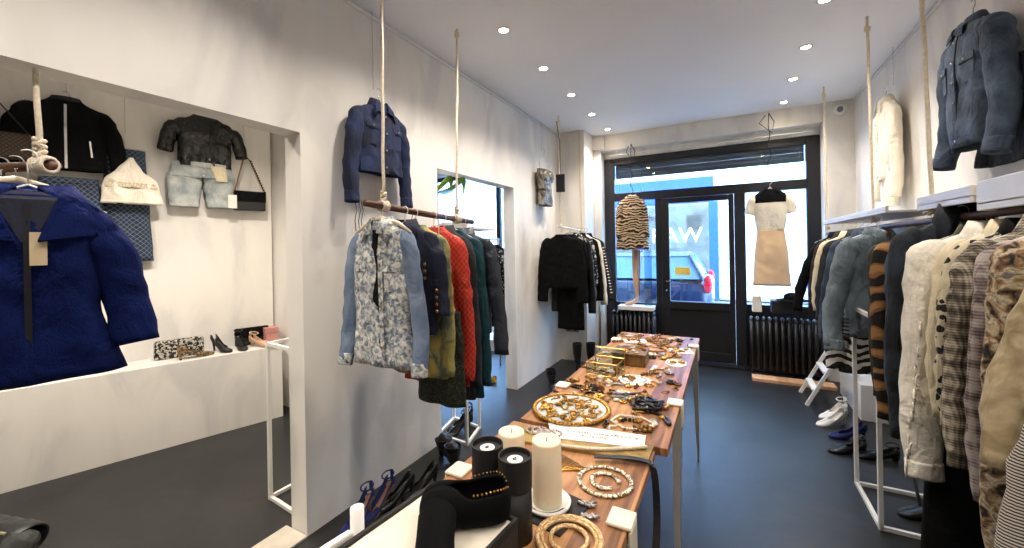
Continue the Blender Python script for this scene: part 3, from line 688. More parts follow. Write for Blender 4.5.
# ---- alcove wall clothes (hung on the skew back wall)
AR = math.atan2(D.y, D.x)
def al(s, z, off=.28): p = P0 + D * s + NB * off; return (p.x, p.y, z)
g, pr = top('zip_jacket', 'cropped black zip jacket with shiny zips hung on the side room wall', 'jacket', al(.29, 2.62), AR, BLK, L=.50, sw=.23, t=.05, slv=(.50, .07, 0), front='zip', btn=CHROME, seed=8., nw=.08, slim=.07, col=False)
obj('neck_band', sleeve([(0, 0, .03, .07, .036), (0, 0, 0, .085, .045)], 0, .001, 26, 5), M_char, g, True, .004)
for s in (-1, 1): obj('pocket_zip', patch(pr, ((s * .12 - .005, -.28), (s * .12 + .005, -.28), (s * .13 + .005, -.40), (s * .13 - .005, -.40)), .005, .005, 2, 6), CHROME, g)
hanger(al(.29, 2.60), AR, 'white wire hanger inside the black zip jacket in the side room', hook=.1)
trousers('jacquard_skirt', 'blue diamond jacquard skirt hung below the black zip jacket', al(.30, 2.06), AR, M_diamond, L=.50, hw=.17, skirt=True, seed=1.)
trousers('jacquard_skirt', 'blue diamond jacquard skirt hung behind the cream top', al(.60, 2.32, .315), AR, M_diamond, L=.88, hw=.13, t=.025, skirt=True, seed=4., hw2=.15)
b = B(); tube(b, [(-.14, 0, 0), (.14, 0, 0)], .005); tube(b, [(0, 0, 0), (0, 0, .12)], .002)
tag(obj('skirt_hanger', b, STEEL, loc=al(.60, 2.34, .315), rz=AR), 'white hanger above the diamond skirt behind the cream top', 'hanger')
g = empty('halter_top', al(.63, 2.25, .24), AR, 'cream linen halter top pinned over the diamond skirt', 'top')
pf = [(0, .012, .012, 0, 0), (-.10, .07, .03, -.01, 0), (-.18, .15, .04, 0, 0), (-.24, .165, .04, 0, 0), (-.36, .18, .04, .01, 0)]
obj('body', shell(pf, .012, 6.), M_ivory, g, True, .005); obj('fringe_band', patch(pf, ((-.14, -.20), (.14, -.20), (.15, -.235), (-.15, -.235)), .006, .006, 10, 3), mat('cream_lace', 'cells', ((170, 150, 120), (226, 214, 188)), sc=60), g)
g, pr = top('sequin_top', 'black sequin short-sleeved top hung above the pale denim shorts', 'top', al(1.10, 2.68), AR, M_seq, L=.44, sw=.20, t=.04, slv=(.33, .09, 0), col=False, front=None, seed=9., slim=.07, fold=.014)
g, pr = trousers('denim_shorts', 'pale washed denim shorts hung open below the black sequin top', al(1.08, 2.27, .29), AR, M_light, L=.38, hw=.235, t=.045, seed=7., wb=M_light)
obj('pocket_bag', patch(pr, ((.05, -.02), (.16, -.02), (.17, -.15), (.09, -.15)), .012, .004, 4, 4), M_cream, g)
obj('price_tag', box(B(), .17, .235, -.075, -.07, -.38, -.26), PAPER, g)
obj('fly_buttons', buttons(pr, [(0, -.04 - .035 * i) for i in range(3)], .007, .012), CHROME, g)
g = empty('shoulder_bag', al(1.43, 2.05), AR, 'black rectangular shoulder bag with chain strap hung in the side room corner', 'bag')
obj('body', prism(B(), [(-.13, -.03), (.12, -.03), (.12, .04), (-.13, .04)], -.17, 0), LEATHER, g, bev=.01)
obj('flap', prism(B(), [(-.13, -.04), (.12, -.04), (.12, -.03), (-.13, -.03)], -.09, .006), BLK, g)
b = B(); q = [(-.12, 0, 0), (-.05, 0, .3), (-.03, 0, .33), (0, 0, .30), (.12, 0, 0)]; tube(b, q, .006, 6); obj('strap', b, mat('tan_leather', cols=((120, 70, 40),), rough=.5), g)
b = B()
for k in range(14):
    u = k / 13; ball(b, (.01 + .11 * u, -.006, .29 - .28 * u), .008, .8, .5, 1.2, 6, 4)
obj('chain', b, BLACKBEAD, g, True)
rope('hanging_wire', al(1.40, 2.36, .34), al(1.40, H, .34), .0015, CHROME, 'thin wire holding the black shoulder bag', 'wire', wob=.001)
for s, lb in ((.29, 'black zip jacket'), (.60, 'diamond skirt')): rope('hanging_wire', al(s, 2.70 if s < .4 else 2.46, .34), al(s, H, .34), .0015, CHROME, f'thin wire running up the side room wall above the {lb}', 'wire', wob=.001)
# further left: dark coat, woven bag, blue purse near the frame's edge
top('dark_coat', 'dark coat hanging left of the black zip jacket in the side room', 'coat', al(-.26, 2.60), AR, M_dark2, L=.75, sw=.20, t=.045, slv=(.6, .05, 0), front=None, seed=12.)
# coat rail in side room with blue coat ---------------------------------
CX, CY = -1.90, .45
g = empty('wooden_clothes_rail', (-2.55, .27, 1.83), 0, 'short dark wooden rod hung in the side room, end pointing out', 'clothes rail')
obj('rod', tube(B(), [(-.9, -.24, .02), (.57, .19, -.03)], .017, 14), DARKWOOD, g, True)
rope('rope', (-2.0, .43, 1.83), (-2.06, .42, 2.99), .008, ROPE, 'cream rope holding the rod above the royal blue coat', knot=(0, .03))
b = B()
for k in range(5): tube(b, [(.024 * math.cos(a), k * .011, .024 * math.sin(a)) for a in [i * PI / 6 for i in range(12)]], .0065, 6, closed=True)
tag(obj('rope_binding', b, ROPE, None, True, loc=(-2.02, .43, 1.80), rz=-1.2), 'cream rope wound round the rod above the royal blue coat', 'rope')
for k in range(3):
    hanger((-2.12 - .07 * k, .40 - .02 * k, 1.76), .35 + 1.2, 'empty pale wooden hanger on the rod left of the royal blue coat', mat('pale_wood'), wood=True, group='empty wooden hangers in the side room', wd=.17)
# the coat faces the camera
CR = math.radians(75)
cc = Vector((-1.91, .385, 1.69))
g, pr = top('wool_coat', 'royal blue padded wool coat with wide collar hanging open at the left', 'coat', cc, CR, M_royal, L=.58, sw=.165, hw=.215, ww=.15, t=.065, slv=(.50, .095, -.01, .085, .06), seed=14., front='zip', btn=mat('dark_zip', cols=((14, 14, 20),), rough=.4), nw=.09, slim=.075, collar_kw=dict(h=.035, drop=.13, tip=.05, splay=.10, out=1.8), fold=.012)
obj('price_tag', patch(pr, ((.005, -.12), (.04, -.12), (.04, -.22), (.005, -.22)), .012, .003, 2, 2), mat('kraft_tag', cols=((206, 186, 150),), rough=.8), g)
obj('brand_label', patch(pr, ((-.03, .02), (.02, .02), (.02, .0), (-.03, .0)), -.075, .003, 2, 2), PAPER, g)
M_roy2 = mat('dark_blue_lining', cols=((4, 10, 40),), rough=.7)
obj('lining', patch(pr, ((-.075, .006), (.075, .006), (.012, -.15), (-.012, -.15)), .004, .003, 6, 6), M_roy2, g)
for s in (-1, 1): obj('lapel', patch(pr, ((s * .07, .012), (s * .15, -.035), (s * .175, -.125), (s * .02, -.15)), .012, .014, 8, 8), M_royal, g, bev=.004)
hanger(cc + Vector((0, 0, .03)), CR, 'white hanger inside the royal blue coat', wd=.17, hook=.13, hm=STEEL)
# bags at upper left on the alcove side
g = empty('woven_bag', al(-.02, 2.32, .16), AR, 'dark woven leather shoulder bag at the far left edge', 'bag')
obj('body', prism(B(), [(-.16, -.04), (.16, -.04), (.16, .04), (-.16, .04)], -.17, .0), mat('woven_leather', 'lattice', ((26, 20, 16), (70, 56, 44)), sc=120, stops=[0, .4]), g, bev=.012)
b = B(); tube(b, [(-.15, 0, 0), (-.02, 0, .26), (.15, 0, 0)], .006, 6); obj('strap', b, LEATHER, g)
g = empty('satin_pouch', (-2.22, .30, 2.16), 0, 'small navy satin pouch with a cream cord hanging at the far left edge', 'pouch')
b = B(); ball(b, (0, 0, -.08), .085, .8, .6, 1.25, 14, 10); obj('body', b, M_navy, g, True)
b = B(); tube(b, [(0, 0, .02), (.02, 0, .10), (.01, 0, .35), (0, 0, .82)], .006); obj('cord', b, ROPE, g, True)
b = B(); tube(b, [(-.03, .02, .07), (.09, .05, .07)], .02, 10); obj('ruffle', b, M_royal, g, True)

# plinth top objects
def onpl(px, py): v = at(px, py, z=.64); return v
def pshoe(s, off, z=.641): p = P0 + D * s + NB * off; return (p.x, p.y, z)
g = empty('tweed_clutch', pshoe(.90, .22), AR, 'black and white sparkling tweed clutch on the long white ledge', 'bag')
obj('body', box(B(), -.16, .16, -.03, .03, 0, .15), mat('sparkle_tweed', 'camo', ((16, 16, 18), (190, 184, 172)), sc=60, stops=[0, .52], bump=.6), g, bev=.02)
shoe('kitten_heel', 'bronze snakeskin slingback lying in front of the tweed clutch', pshoe(.98, .10), AR + .2, mat('snakeskin', 'camo', ((60, 44, 28), (150, 124, 84)), sc=60, rough=.4), heel=.06)
shoe('high_heel_shoe', 'black pointed high heel on the white ledge right of the tweed clutch', pshoe(1.17, .17), AR - 1.1, M_blk, heel=.1, scale=.9)
shoe('high_heel_shoe', 'black studded strappy heel on the white ledge beside the black pointed one', pshoe(1.31, .15), AR - 1.5, M_blk, heel=.1, strap=True, scale=.9)
g = empty('flat_handbag', pshoe(1.42, .27), AR, 'black flat rectangular handbag leaning at the end of the white ledge', 'bag')
obj('body', box(B(), -.13, .13, -.02, .02, 0, .16), LEATHER, g, bev=.012); obj('flap', box(B(), -.132, .132, -.027, -.0205, .07, .162), BLK, g, bev=.003)
shoe('silver_sandal', 'nude and silver jewelled sandal before the flat black handbag', pshoe(1.46, .10), AR - .9, mat('nude_silver', cols=((206, 170, 140),), rough=.35), heel=.05, openf=.6, strap=True)
g = empty('gift_box', pshoe(1.56, .22), AR, 'dusty pink lidded box at the far end of the white ledge', 'box')
obj('body', box(B(), -.05, .05, -.06, .06, 0, .10), mat('pink_card', cols=((196, 138, 130),), rough=.7), g); obj('lid', box(B(), -.054, .054, -.064, .064, .10, .145), mat('pink_card'), g, bev=.002)
# dark things on the floor at the lower left corner
g = empty('leather_boot', (-3.35, .50, 0), .35, 'dark leather boot lying on the floor at the lower left corner', 'boot')
obj('shaft', sleeve([(-.28, 0, .1, .07, .09), (0, 0, .105, .07, .085), (.2, 0, .1, .065, .08), (.3, 0, .09, .06, .07)], 3., .008), mat('scuffed_black_leather', 'mottle', ((16, 18, 18), (34, 38, 38), (62, 66, 64)), sc=14, rough=.4), g, True, .008)
obj('foot', sleeve([(.28, -.02, .1, .05, .06), (.36, -.1, .08, .05, .05), (.42, -.2, .06, .045, .045), (.44, -.28, .045, .03, .035)], 3., .004), mat('scuffed_black_leather'), g, True, .008)
obj('zip', tube(B(), [(-.25, -.06, .16), (.25, -.055, .155)], .007), mat('tan_edge', cols=((150, 138, 116),), rough=.6), g)

# ================================================================== FAR LEFT BLACK CLOTHES RAIL
g = empty('white_clothes_rail', (-1.67, 4.22, 1.72), 0, 'white rail with dark clothes hung near the window on the left', 'clothes rail')
obj('rod', tube(B(), [(0, 0, 0), (.02, .85, -.03)], .012, 12), STEEL, g, True)
rope('rope', (-1.67, 4.28, 1.73), (-1.672, 4.30, H), .008, ROPE, 'cream rope holding the near end of the far left rail', knot=(0, .95))
rope('rope', (-1.655, 4.98, 1.70), (-1.66, 4.96, H), .008, ROPE, 'cream rope holding the far end of the far left rail', knot=(0,))
g = empty('hanging_pouch', (-1.62, 4.18, 2.30), .2, 'small black zipped pouch hanging on the rope by the far left rail', 'bag')
obj('body', box(B(), -.05, .05, -.015, .015, -.2, 0), LEATHER, g, bev=.008); obj('strap', tube(B(), [(0, 0, 0), (0, 0, .35), (-.05, .1, .62)], .005), LEATHER, g)
L2 = [('cape_jacket', 'wide black cape jacket, nearest on the far left rail', 'jacket', 4.28, BLK, dict(L=.60, sw=.20, hw=.22, slv=(.76, .06, 0), slim=.09, col=False, front=None), .0),
 ('coat', 'long black dress hanging directly behind the black cape jacket', 'dress', 4.38, BLK, dict(L=1.08, sw=.17, hw=.16, slv=(.5, .02, 0), front=None, col=False), .06),
 ('blazer', 'black jacket with hanging sleeve third on the far left rail', 'jacket', 4.48, LEATHER, dict(L=.72, sw=.2, slv=(.9, .05, 0), front=None), .06),
 ('print_dress', 'black dress with small white flecks on the far left rail', 'dress', 4.60, M_black2, dict(L=.62, sw=.2, slv=(.6, .04, 0), front=None, col=False), .06),
 ('blazer', 'plain black blazer behind the flecked dress on the far left rail', 'jacket', 4.70, BLK, dict(L=.8, sw=.21, slv=(.78, .06, 0), front=None), .07),
 ('cream_blouse', 'cream blouse showing between black jackets on the far left rail', 'blouse', 4.79, M_ivory, dict(L=.8, sw=.2, slv=(.84, .07, 0), front=None, col=False), .09),
 ('striped_sleeve_jacket', 'black jacket with white zigzag sleeve bands, last on the far left rail', 'jacket', 4.90, BLK, dict(L=.6, sw=.21, slv=(.8, .12, 0), slm=mat('black_white_knit', 'stripes', ((14, 14, 16), (14, 14, 16)), sc=130), front=None), .09)]
for i, (n_, lb, ct, y, m, kw, dx) in enumerate(L2):
    z = 1.62
    g, pr = top(n_, lb, ct, (-1.66 + dx, y, z), .04, m, t=.03, seed=20. + i, nw=.065, **kw)
    hanger((-1.66 + dx, y, z + .025), .04, 'white hanger on the far left rail of black clothes', wd=.16, hook=.06, group='white hangers on the far left rail')
    if 'zigzag' in lb:
        b = B()
        for k in range(16): u = k / 15; ball(b, (.225 + .09 * u, -.03, -.15 - .55 * u), .011, 1.6, .4, .7, 6, 4)
        obj('sleeve_band', b, PAPER, g)
# ================================================================== FRONT WINDOW ITEMS
def radiator(label, x0, x1, y, zt, n):
    g = empty('radiator', (x0, y, 0), 0, label, 'radiator'); w_ = (x1 - x0) / n
    for k in range(n):
        b = B(); c = w_ * (k + .5)
        for dy in (-.05, 0, .05): tube(b, [(c, dy, .10), (c, dy, zt - .05)], w_ * .3, 8)
        ball(b, (c, 0, zt - .05), .04, w_ * .42 / .04, 1.9, 1, 10, 6); ball(b, (c, 0, .11), .04, w_ * .42 / .04, 1.9, 1, 10, 6)
        if k in (0, n - 1): box(b, c - .01, c + .01, -.05, .05, 0, .09)
        obj('section', b, BLACKF, g, True)
    return g
radiator('black cast iron radiator under the left pane of the shop window', -1.36, -.80, 5.30, .66, 10)
radiator('black cast iron radiator under the right pane of the shop window', .20, .90, 5.28, .68, 12)
# mannequin leg under the tiger coat on a riser
g = empty('display_riser', (-1.10, 5.30, .665), 0, 'pale platform on the left radiator under the mannequin leg', 'stand')
obj('board', box(B(), -.16, .28, -.09, .09, 0, .05), STEEL, g, bev=.004); obj('acrylic_column', box(B(), .17, .25, -.04, .04, .05, .78), glass('acrylic'), g)
g = empty('mannequin_leg', (-1.10, 5.30, .716), 0, 'bare pale mannequin leg on tiptoe under the tiger striped coat', 'mannequin')
SKIN = mat('mannequin_skin', cols=((216, 178, 148),), rough=.5, bump=0, var=.03)
obj('leg', sleeve([(.07, 0, .72, .055, .055), (.06, 0, .55, .048, .048), (.055, 0, .45, .038, .04), (.06, 0, .32, .042, .045), (.07, 0, .14, .024, .026), (.06, 0, .07, .024, .03), (.02, -.01, .04, .026, .022), (-.04, -.02, .018, .028, .015), (-.08, -.03, .012, .018, .010)], 0, 0., 16, 30), SKIN, g, True)
obj('calf_strap', tube(B(), [(.115, -.02, .70), (.105, -.02, .4), (.10, -.02, .12)], .006), mat('tan_leather'), g, True)
top('tiger_coat', 'brown and cream tiger striped coat hanging in the left window', 'coat', (-1.06, 5.22, 2.12), .25, M_tigdress, L=.68, sw=.15, hw=.20, ww=.175, t=.08, slv=(.52, .03, -.02), col=False, front=None, seed=31., nw=.055, slim=.055)
def twisted(label, x, y, z0, z1, s=1):
    b = B(); tube(b, [(x + .02 * math.sin(k * 1.3) * s * (1 - k / 16), y, z0 + (z1 - z0) * k / 16) for k in range(17)], .0045, 6)
    tube(b, [(x - .03, y, z1 - .02), (x - .06 * s, y, z1 - .10), (x + .03, y, z1 - .22), (x + .05, y, z1 - .1), (x, y, z1)], .005, 6)
    tag(obj('hanging_wire', b, WIRE, None, True), label, 'wire')
twisted('dark twisted wire hanging above the tiger striped coat', -1.06, 5.22, 2.14, 2.785)
twisted('dark twisted wire hanging above the cream dress', .425, 5.22, 2.19, 2.92, 1.5)
M_nude2 = mat('nude_crepe', cols=((228, 196, 158),), sc=6, rough=.7, bump=.1, var=.05)
g = empty('two_tone_dress', (.425, 5.22, 2.075), 0, 'cream short-sleeved dress with black yoke and nude skirt in the right window', 'dress')
pf = [(.01, .05, .03, 0, 0), (-.02, .10, .04, 0, 0), (-.07, .165, .05, 0, 0), (-.2, .16, .06, 0, 0), (-.36, .145, .05, 0, 0), (-.45, .125, .045, 0, 0), (-.7, .155, .06, 0, 0), (-1.05, .17, .06, 0, 0)]
obj('bodice', shell([p for p in pf if p[0] > -.46], .004, 2.), M_ivory, g, True, .004)
obj('skirt', shell([(-.44, .127, .048, 0, 0), (-.7, .157, .063, 0, 0), (-1.05, .175, .065, 0, 0)], .01, 2.), M_nude2, g, True, .004)
obj('yoke', shell([(z_, w_ + .006, t_ + .006, 0, 0) for z_, w_, t_, _, _ in pf[:3]] + [(-.14, .172, .062, 0, 0)], .002, 2., m=12), BLK, g, True, .003)
obj('collar', collar(.055, .032, drop=.05, tip=.02), BLK, g, True, .004)
for s in (-1, 1): obj('sleeve', sleeve([(s * .13, 0, -.06, .03, .03), (s * .165, 0, -.13, .05, .04), (s * .20, 0, -.26, .045, .035)], s, .003), M_ivory, g, True, .004)
hanger((.425, 5.22, 2.10), 0, 'white hanger holding the cream dress in the right window', wd=.14, hook=.08, hm=STEEL)
tag(obj('shoe_box', box(B(), .42, .66, 5.18, 5.38, .725, .86), BLACKCARD, bev=.004), 'black box on the right radiator by the window', 'box')
tag(obj('paper_pack', box(B(), .24, .33, 5.22, 5.34, .725, .90), PAPER, bev=.003), 'small white pack on the right radiator left of the black box', 'box')
g = empty('black_hat', (.62, 5.24, .861), 0, 'black soft hat on the box on the right radiator', 'hat')
obj('brim', lathe(B(), [(.10, 0), (.16, .005), (.16, .012), (.09, .02)], 20), BLK, g, True); obj('crown', lathe(B(), [(.09, .012), (.085, .06), (.05, .085), (.01, .09)], 20), BLK, g, True)
tag(obj('wood_board', box(B(), .22, .95, 5.05, 5.22, 0.0, .03), mat('pale_pine', 'planks', ((176, 132, 96), (200, 156, 118), (214, 172, 136)), sc=4)), 'pale wooden board on the floor in front of the right radiator', 'board')
g = empty('motion_sensor', (1.08, 5.375, 2.88), 0, 'small white alarm sensor in the top right corner', 'sensor')
obj('housing', lathe(B(), [(.055, 0), (.055, .03), (.04, .045)], 20), STEEL, g, True).rotation_euler = (R90, 0, -.5)
obj('lens', lathe(B(), [(.03, 0), (.03, .004), (.02, .008)], 20), mat('grey_lens', cols=((120, 122, 126),), rough=.4), g, True, loc=(-.012, -.046, 0)).rotation_euler = (R90, 0, -.2)
for nm_, x, y, z, rz, lb in (('electrical_socket', LX + .002, 4.93, .42, R90, 'grey double socket low on the left wall beyond the black boots'),):
    g = empty(nm_, (-1.80, 4.979, .42), 0, lb, 'socket'); obj('plate', box(B(), -.09, .09, -.008, 0, -.045, .045), mat('grey_plastic', cols=((120, 122, 128),), rough=.4), g, bev=.004)
    for s in (-1, 1): obj('outlet', lathe(B(), [(.028, 0), (.028, .004), (.02, .004)], 16), BLACKF, g, loc=(s * .043, -.008, 0)).rotation_euler = (R90, 0, 0)
# standing chrome pole by left window
g = empty('garment_stand', (-1.50, 5.20, 0), 0, 'slim grey metal stand pole beside the left window', 'stand')
obj('pole', tube(B(), [(0, 0, 0), (0, 0, 1.15)], .016), SILVER, g, True); obj('foot', lathe(B(), [(.06, 0), (.06, .012), (.02, .02)], 20), SILVER, g, True)
# ================================================================== RIGHT SIDE
RR = .87
g, pr = top('denim_jacket', 'faded blue denim jacket with waist buttons hung high on the right wall', 'jacket', (RX - .115, 2.80, 2.55), -R90, M_blue, L=.60, sw=.22, hw=.15, ww=.19, t=.065, slv=(.66, .05, -.02), cuffm=M_blue, pockets=1, seed=41., slim=.068, nw=.06)
hanger((RX - .115, 2.80, 2.575), -R90, 'white hanger inside the faded denim jacket on the right wall', hook=.1)
top('black_jacket', 'black denim jacket hung low behind the faded denim one on the right wall', 'jacket', (RX - .035, 2.66, 2.30), -R90, M_dark2, L=.45, sw=.24, t=.018, slv=(.44, .05, 0), front=None, seed=44., col=False)
g, pr = top('white_blouse', 'long white draped shirt hung on the right wall beyond the rope', 'blouse', (RX - .085, 4.13, 2.58), -R90, M_ivory, L=.62, sw=.17, hw=.10, ww=.15, t=.05, slv=(.76, .06, 0), seed=45., slim=.05, front='button', btn=PEARL, nw=.055)
obj('tail', shell([(0, .11, .03, 0, 0), (-.1, .12, .03, 0, 0), (-.26, .10, .03, .02, 0)], .01, 2.), M_ivory, g, True, .003, loc=(.03, 0, -.56))
hanger((RX - .085, 4.13, 2.60), -R90, 'clear hanger inside the long white shirt on the right wall', hook=.08)
rope('hanging_wire', (RX - .04, 4.13, 2.70), (RX - .04, 4.13, H), .0018, CHROME, 'thin wire with small clips holding the long white shirt', 'wire', wob=.001)
for y, z0, lb in ((4.838, 1.70, 'farthest cream rope on the right, by the window'), (3.479, 1.72, 'middle cream rope on the right, before the long white shirt')):
    rope('rope', (.86, y, 1.63), (.845, y, H), .008, ROPE, lb, knot=(0, .94))
rope('rope', (.86, 2.615, 1.63), (.83, 2.615, H), .009, ROPE, 'nearest cream rope on the right, in front of the denim jacket', knot=(0,))
g = empty('wooden_clothes_rail', (.86, 1.15, 1.60), 0, 'long dark clothes rod on the right carrying all the garments', 'clothes rail')
obj('rod', tube(B(), [(0, 0, 0), (0, 1.3, -.01), (0, 3.72, -.03)], .016, 12), DARKWOOD, g, True)
for y, lb in ((3.30, 'far'), (2.3, 'near')):
    pass
# white tray shelves above the rail
def tray(y0, y1, z0, z1, label):
    b = B(); box(b, .80, 1.17, y0, y1, z0 + .02, z0 + .03)
    for q in ((.80, .814, y0, y1), (1.156, 1.17, y0, y1), (.8145, 1.1555, y1 - .014, y1), (.8145, 1.1555, y0, y0 + .014)): box(b, *q, z0, z1)
    tag(obj('tray_shelf', b, STEEL, bev=.003), label, 'shelf')
tray(2.12, 2.60, 1.635, 1.70, 'shallow white tray shelf just beyond the deep one, above the white distressed jacket')
tray(.9, 2.08, 1.60, 1.705, 'deep white tray shelf at the right edge holding the striped scarf')
b = B(); box(b, .82, 1.17, 3.1, 4.8, 1.66, 1.675); box(b, .82, .835, 3.1, 4.8, 1.675, 1.70)
tag(obj('tray_shelf', b, STEEL, bev=.003), 'white tray shelf above the far right garments by the window', 'shelf')
g = empty('folded_scarf', (1.0, 1.75, 1.666), 0, 'purple and white striped knit folded on the white tray shelf', 'scarf')
M_scarf = mat('purple_white_stripes', 'stripes', ((92, 70, 96), (226, 216, 196)), sc=70, vec=(.1, 1, 1), stops=[1])
obj('body', sleeve([(-.02, -.3, .05, .05, .10), (0, -.1, .055, .055, .11), (.0, .15, .05, .05, .10), (.02, .35, .035, .03, .09)], 2., .006), mat('purple_white_stripe_knit', 'mottle', ((92, 70, 96), (226, 216, 196)), sc=30, stops=[.47, .53], vec=(.3, 1, .3)), g, True)
def rzat(y): return 1.53 if y < 2.8 else 1.545
# (name,label,cat,y,material,kwargs,dx)
R1 = [
 ('camel_coat', 'sand corduroy coat sleeve hanging nearest at the right edge', 'coat', 1.42, mat('sand_corduroy', 'mottle', ((150, 132, 98), (176, 158, 124), (194, 178, 146)), sc=14, wrinkle=True), dict(rz=0., L=.74, sw=.20, hw=.25, slv=(.58, .13, -.02), slim=.09, front=None), .03, .06),
 ('striped_shirt', 'fine grey and white striped shirt hanging low at the right edge', 'shirt', 1.28, M_pin, dict(rz=0., dz=-.05, L=.95, sw=.2, hw=.23, slv=(.76, .14, 0), front=None, slim=.065), .0, .04),
 ('boucle_coat', 'long multicoloured brown and grey boucle coat on the near right rail', 'coat', 1.58, M_boucle, dict(L=1.0, sw=.215, hw=.24, slv=(.93, .03, 0), front=None, slim=.08), -.005, .05),
 ('boucle_jacket', 'lilac and grey checked boucle jacket between the plaid jacket and boucle coat', 'jacket', 1.72, M_plaid2, dict(L=.80, sw=.21, slv=(.80, .03, 0), front=None, slim=.06), .01, .03),
 ('plaid_blazer', 'brown and white glen plaid blazer on the near right rail', 'blazer', 1.84, M_plaid, dict(L=.82, sw=.21, slv=(.76, .035, 0), front=None, slim=.07), .01, .035),
 ('leopard_blouse', 'cream blouse with black leopard spots behind the plaid blazer', 'blouse', 1.93, M_leop, dict(L=.7, sw=.21, slv=(.66, .03, 0), front=None, slim=.06, colm=BLK), .01, .03),
 ('cream_jacket', 'cream cotton jacket just in front of the leopard blouse', 'jacket', 2.015, M_cream, dict(L=.72, sw=.205, slv=(.66, .03, 0), front=None, slim=.06), .01, .028),
 ('white_denim_jacket', 'white distressed denim jacket with ripped sleeve on the near right rail', 'jacket', 2.12, M_white, dict(L=.66, sw=.22, slv=(.92, .03, -.01), front='button', pockets=1, slim=.075, cuffm=M_white, btn=SILVER), -.005, .045),
 ('camo_jacket', 'olive dark camouflage jacket behind the white distressed jacket', 'jacket', 2.24, mat('dark_camo', 'camo', ((26, 30, 24), (56, 60, 42), (98, 90, 62)), sc=9), dict(L=.98, sw=.2, slv=(.9, .02, 0), front=None, slim=.06), .02, .035),
 ('dark_denim_jacket', 'dark blue denim jacket with turned-up collar and hanging ties', 'jacket', 2.37, M_dark2, dict(dz=.05, L=.84, sw=.21, slv=(.94, .02, 0), front=None, slim=.07, collar_kw=dict(h=.07, drop=.06)), .0, .045),
 ('slate_coat', 'slim slate blue coat between the dark denim and the tiger fur', 'coat', 2.49, M_blue, dict(L=.9, sw=.205, slv=(.86, .01, 0), front=None, slim=.05), .0, .028),
 ('tiger_fur_coat', 'orange and black tiger print fur coat in the middle of the right rail', 'coat', 2.62, M_tiger, dict(L=.92, sw=.20, slv=(.90, .0, 0), front=None, slim=.08), .0, .06),
 ('olive_coat', 'dark olive coat just behind the tiger print fur', 'coat', 2.78, M_olive, dict(L=.95, sw=.20, slv=(.84, .0, 0), front=None, slim=.07), .02, .045),
 ('grey_denim_jacket', 'grey-blue denim jacket with braided cuff lacing on the far right rail', 'jacket', 3.20, M_grey, dict(rz=.62, L=.62, sw=.24, slv=(.68, .12, -.02), pockets=1, slim=.075, cuffm=M_grey, hem=M_grey, btn=SILVER), -.06, .055),
 ('zebra_sweater', 'black and white zebra knit hanging low under the grey denim jacket', 'sweater', 3.46, M_stripe, dict(rz=.3, dz=-.40, L=.52, sw=.21, hw=.23, slv=(.50, .06, 0), front=None, col=False, slim=.085), .0, .05),
 ('blue_denim_shirt', 'slate denim shirt with pearl snaps behind the zebra knit', 'shirt', 3.66, M_blue, dict(L=.7, sw=.21, slv=(.76, .08, 0), front=None, slim=.055), .0, .03),
 ('charcoal_jacket', 'charcoal jacket with small buttons behind the slate denim shirt', 'jacket', 3.82, M_char, dict(L=.7, sw=.21, slv=(.64, .06, 0), front=None, slim=.06), .0, .035),
 ('cream_cardigan', 'cream cardigan on the far right rail between dark jackets', 'cardigan', 4.02, M_cream, dict(L=.62, sw=.21, slv=(.6, .05, 0), front=None, slim=.06), .0, .04),
 ('brown_jacket', 'dark jacket between the cream cardigan and the last black coat', 'jacket', 4.20, M_brown, dict(L=.6, sw=.2, slv=(.6, .05, 0), front=None, slim=.055), .0, .035),
 ('black_coat', 'black coat with outstretched sleeve, last on the far right rail', 'coat', 4.42, BLK, dict(L=.62, sw=.2, slv=(.66, .16, 0), front=None, slim=.05), .0, .04)]
hl = []
for i, (n_, lb, ct, y, m, kw, dx, t_) in enumerate(R1):
    g, pr = top(n_, lb, ct, (RR + dx, y, rzat(y) + kw.pop('dz', 0)), kw.pop('rz', .16) + random.Random(i).uniform(-.05, .05), m, t=t_, seed=50. + i * 1.3, nw=.07, **kw)
    hanger((RR + dx, y, rzat(y) + .025), 0, f'white hanger holding the ' + lb.split(' on ')[0].split(' hanging ')[0].split(' behind ')[0].split(' between ')[0].split(' just ')[0].split(', last')[0].split(' in the')[0] + ' on the right', wd=.18, hook=.08, hm=STEEL)
    if n_ == 'white_denim_jacket':
        b = B(); rd = random.Random(3)
        for k in range(60):
            z = -.1 - .8 * rd.random(); x = -.205 - .075 * min(1, -z / .9) + .01; y_ = -.03 + .03 * rd.random()
            tube(b, [(x, y_, z), (x - .016, y_ - .012, z - .010), (x - .014, y_ - .014, z - .045)], .0026, 5)
        obj('frayed_threads', b, M_white, g, True)
    if n_ == 'dark_denim_jacket':
        b = B(); tube(b, [(-.21, -.04, -.80), (-.235, -.05, -.84), (-.22, -.05, -.9), (-.195, -.05, -.85), (-.21, -.05, -.80), (-.215, -.05, -1.0), (-.18, -.05, -1.2)], .006, 6); obj('tie', b, M_grey, g, True)
    if n_ == 'grey_denim_jacket':
        b = B()
        for k in range(6): tube(b, [(-.30 - .0 * k, -.05, -.5 - k * .022), (-.27, -.062, -.505 - k * .022)], .005, 6)
        obj('cuff_lacing', b, M_brown, g, True)
        obj('brand_label', patch(pr, ((.0, .0), (.035, .0), (.035, -.022), (.0, -.022)), .006, .003, 2, 2), mat('tan_leather'), g)
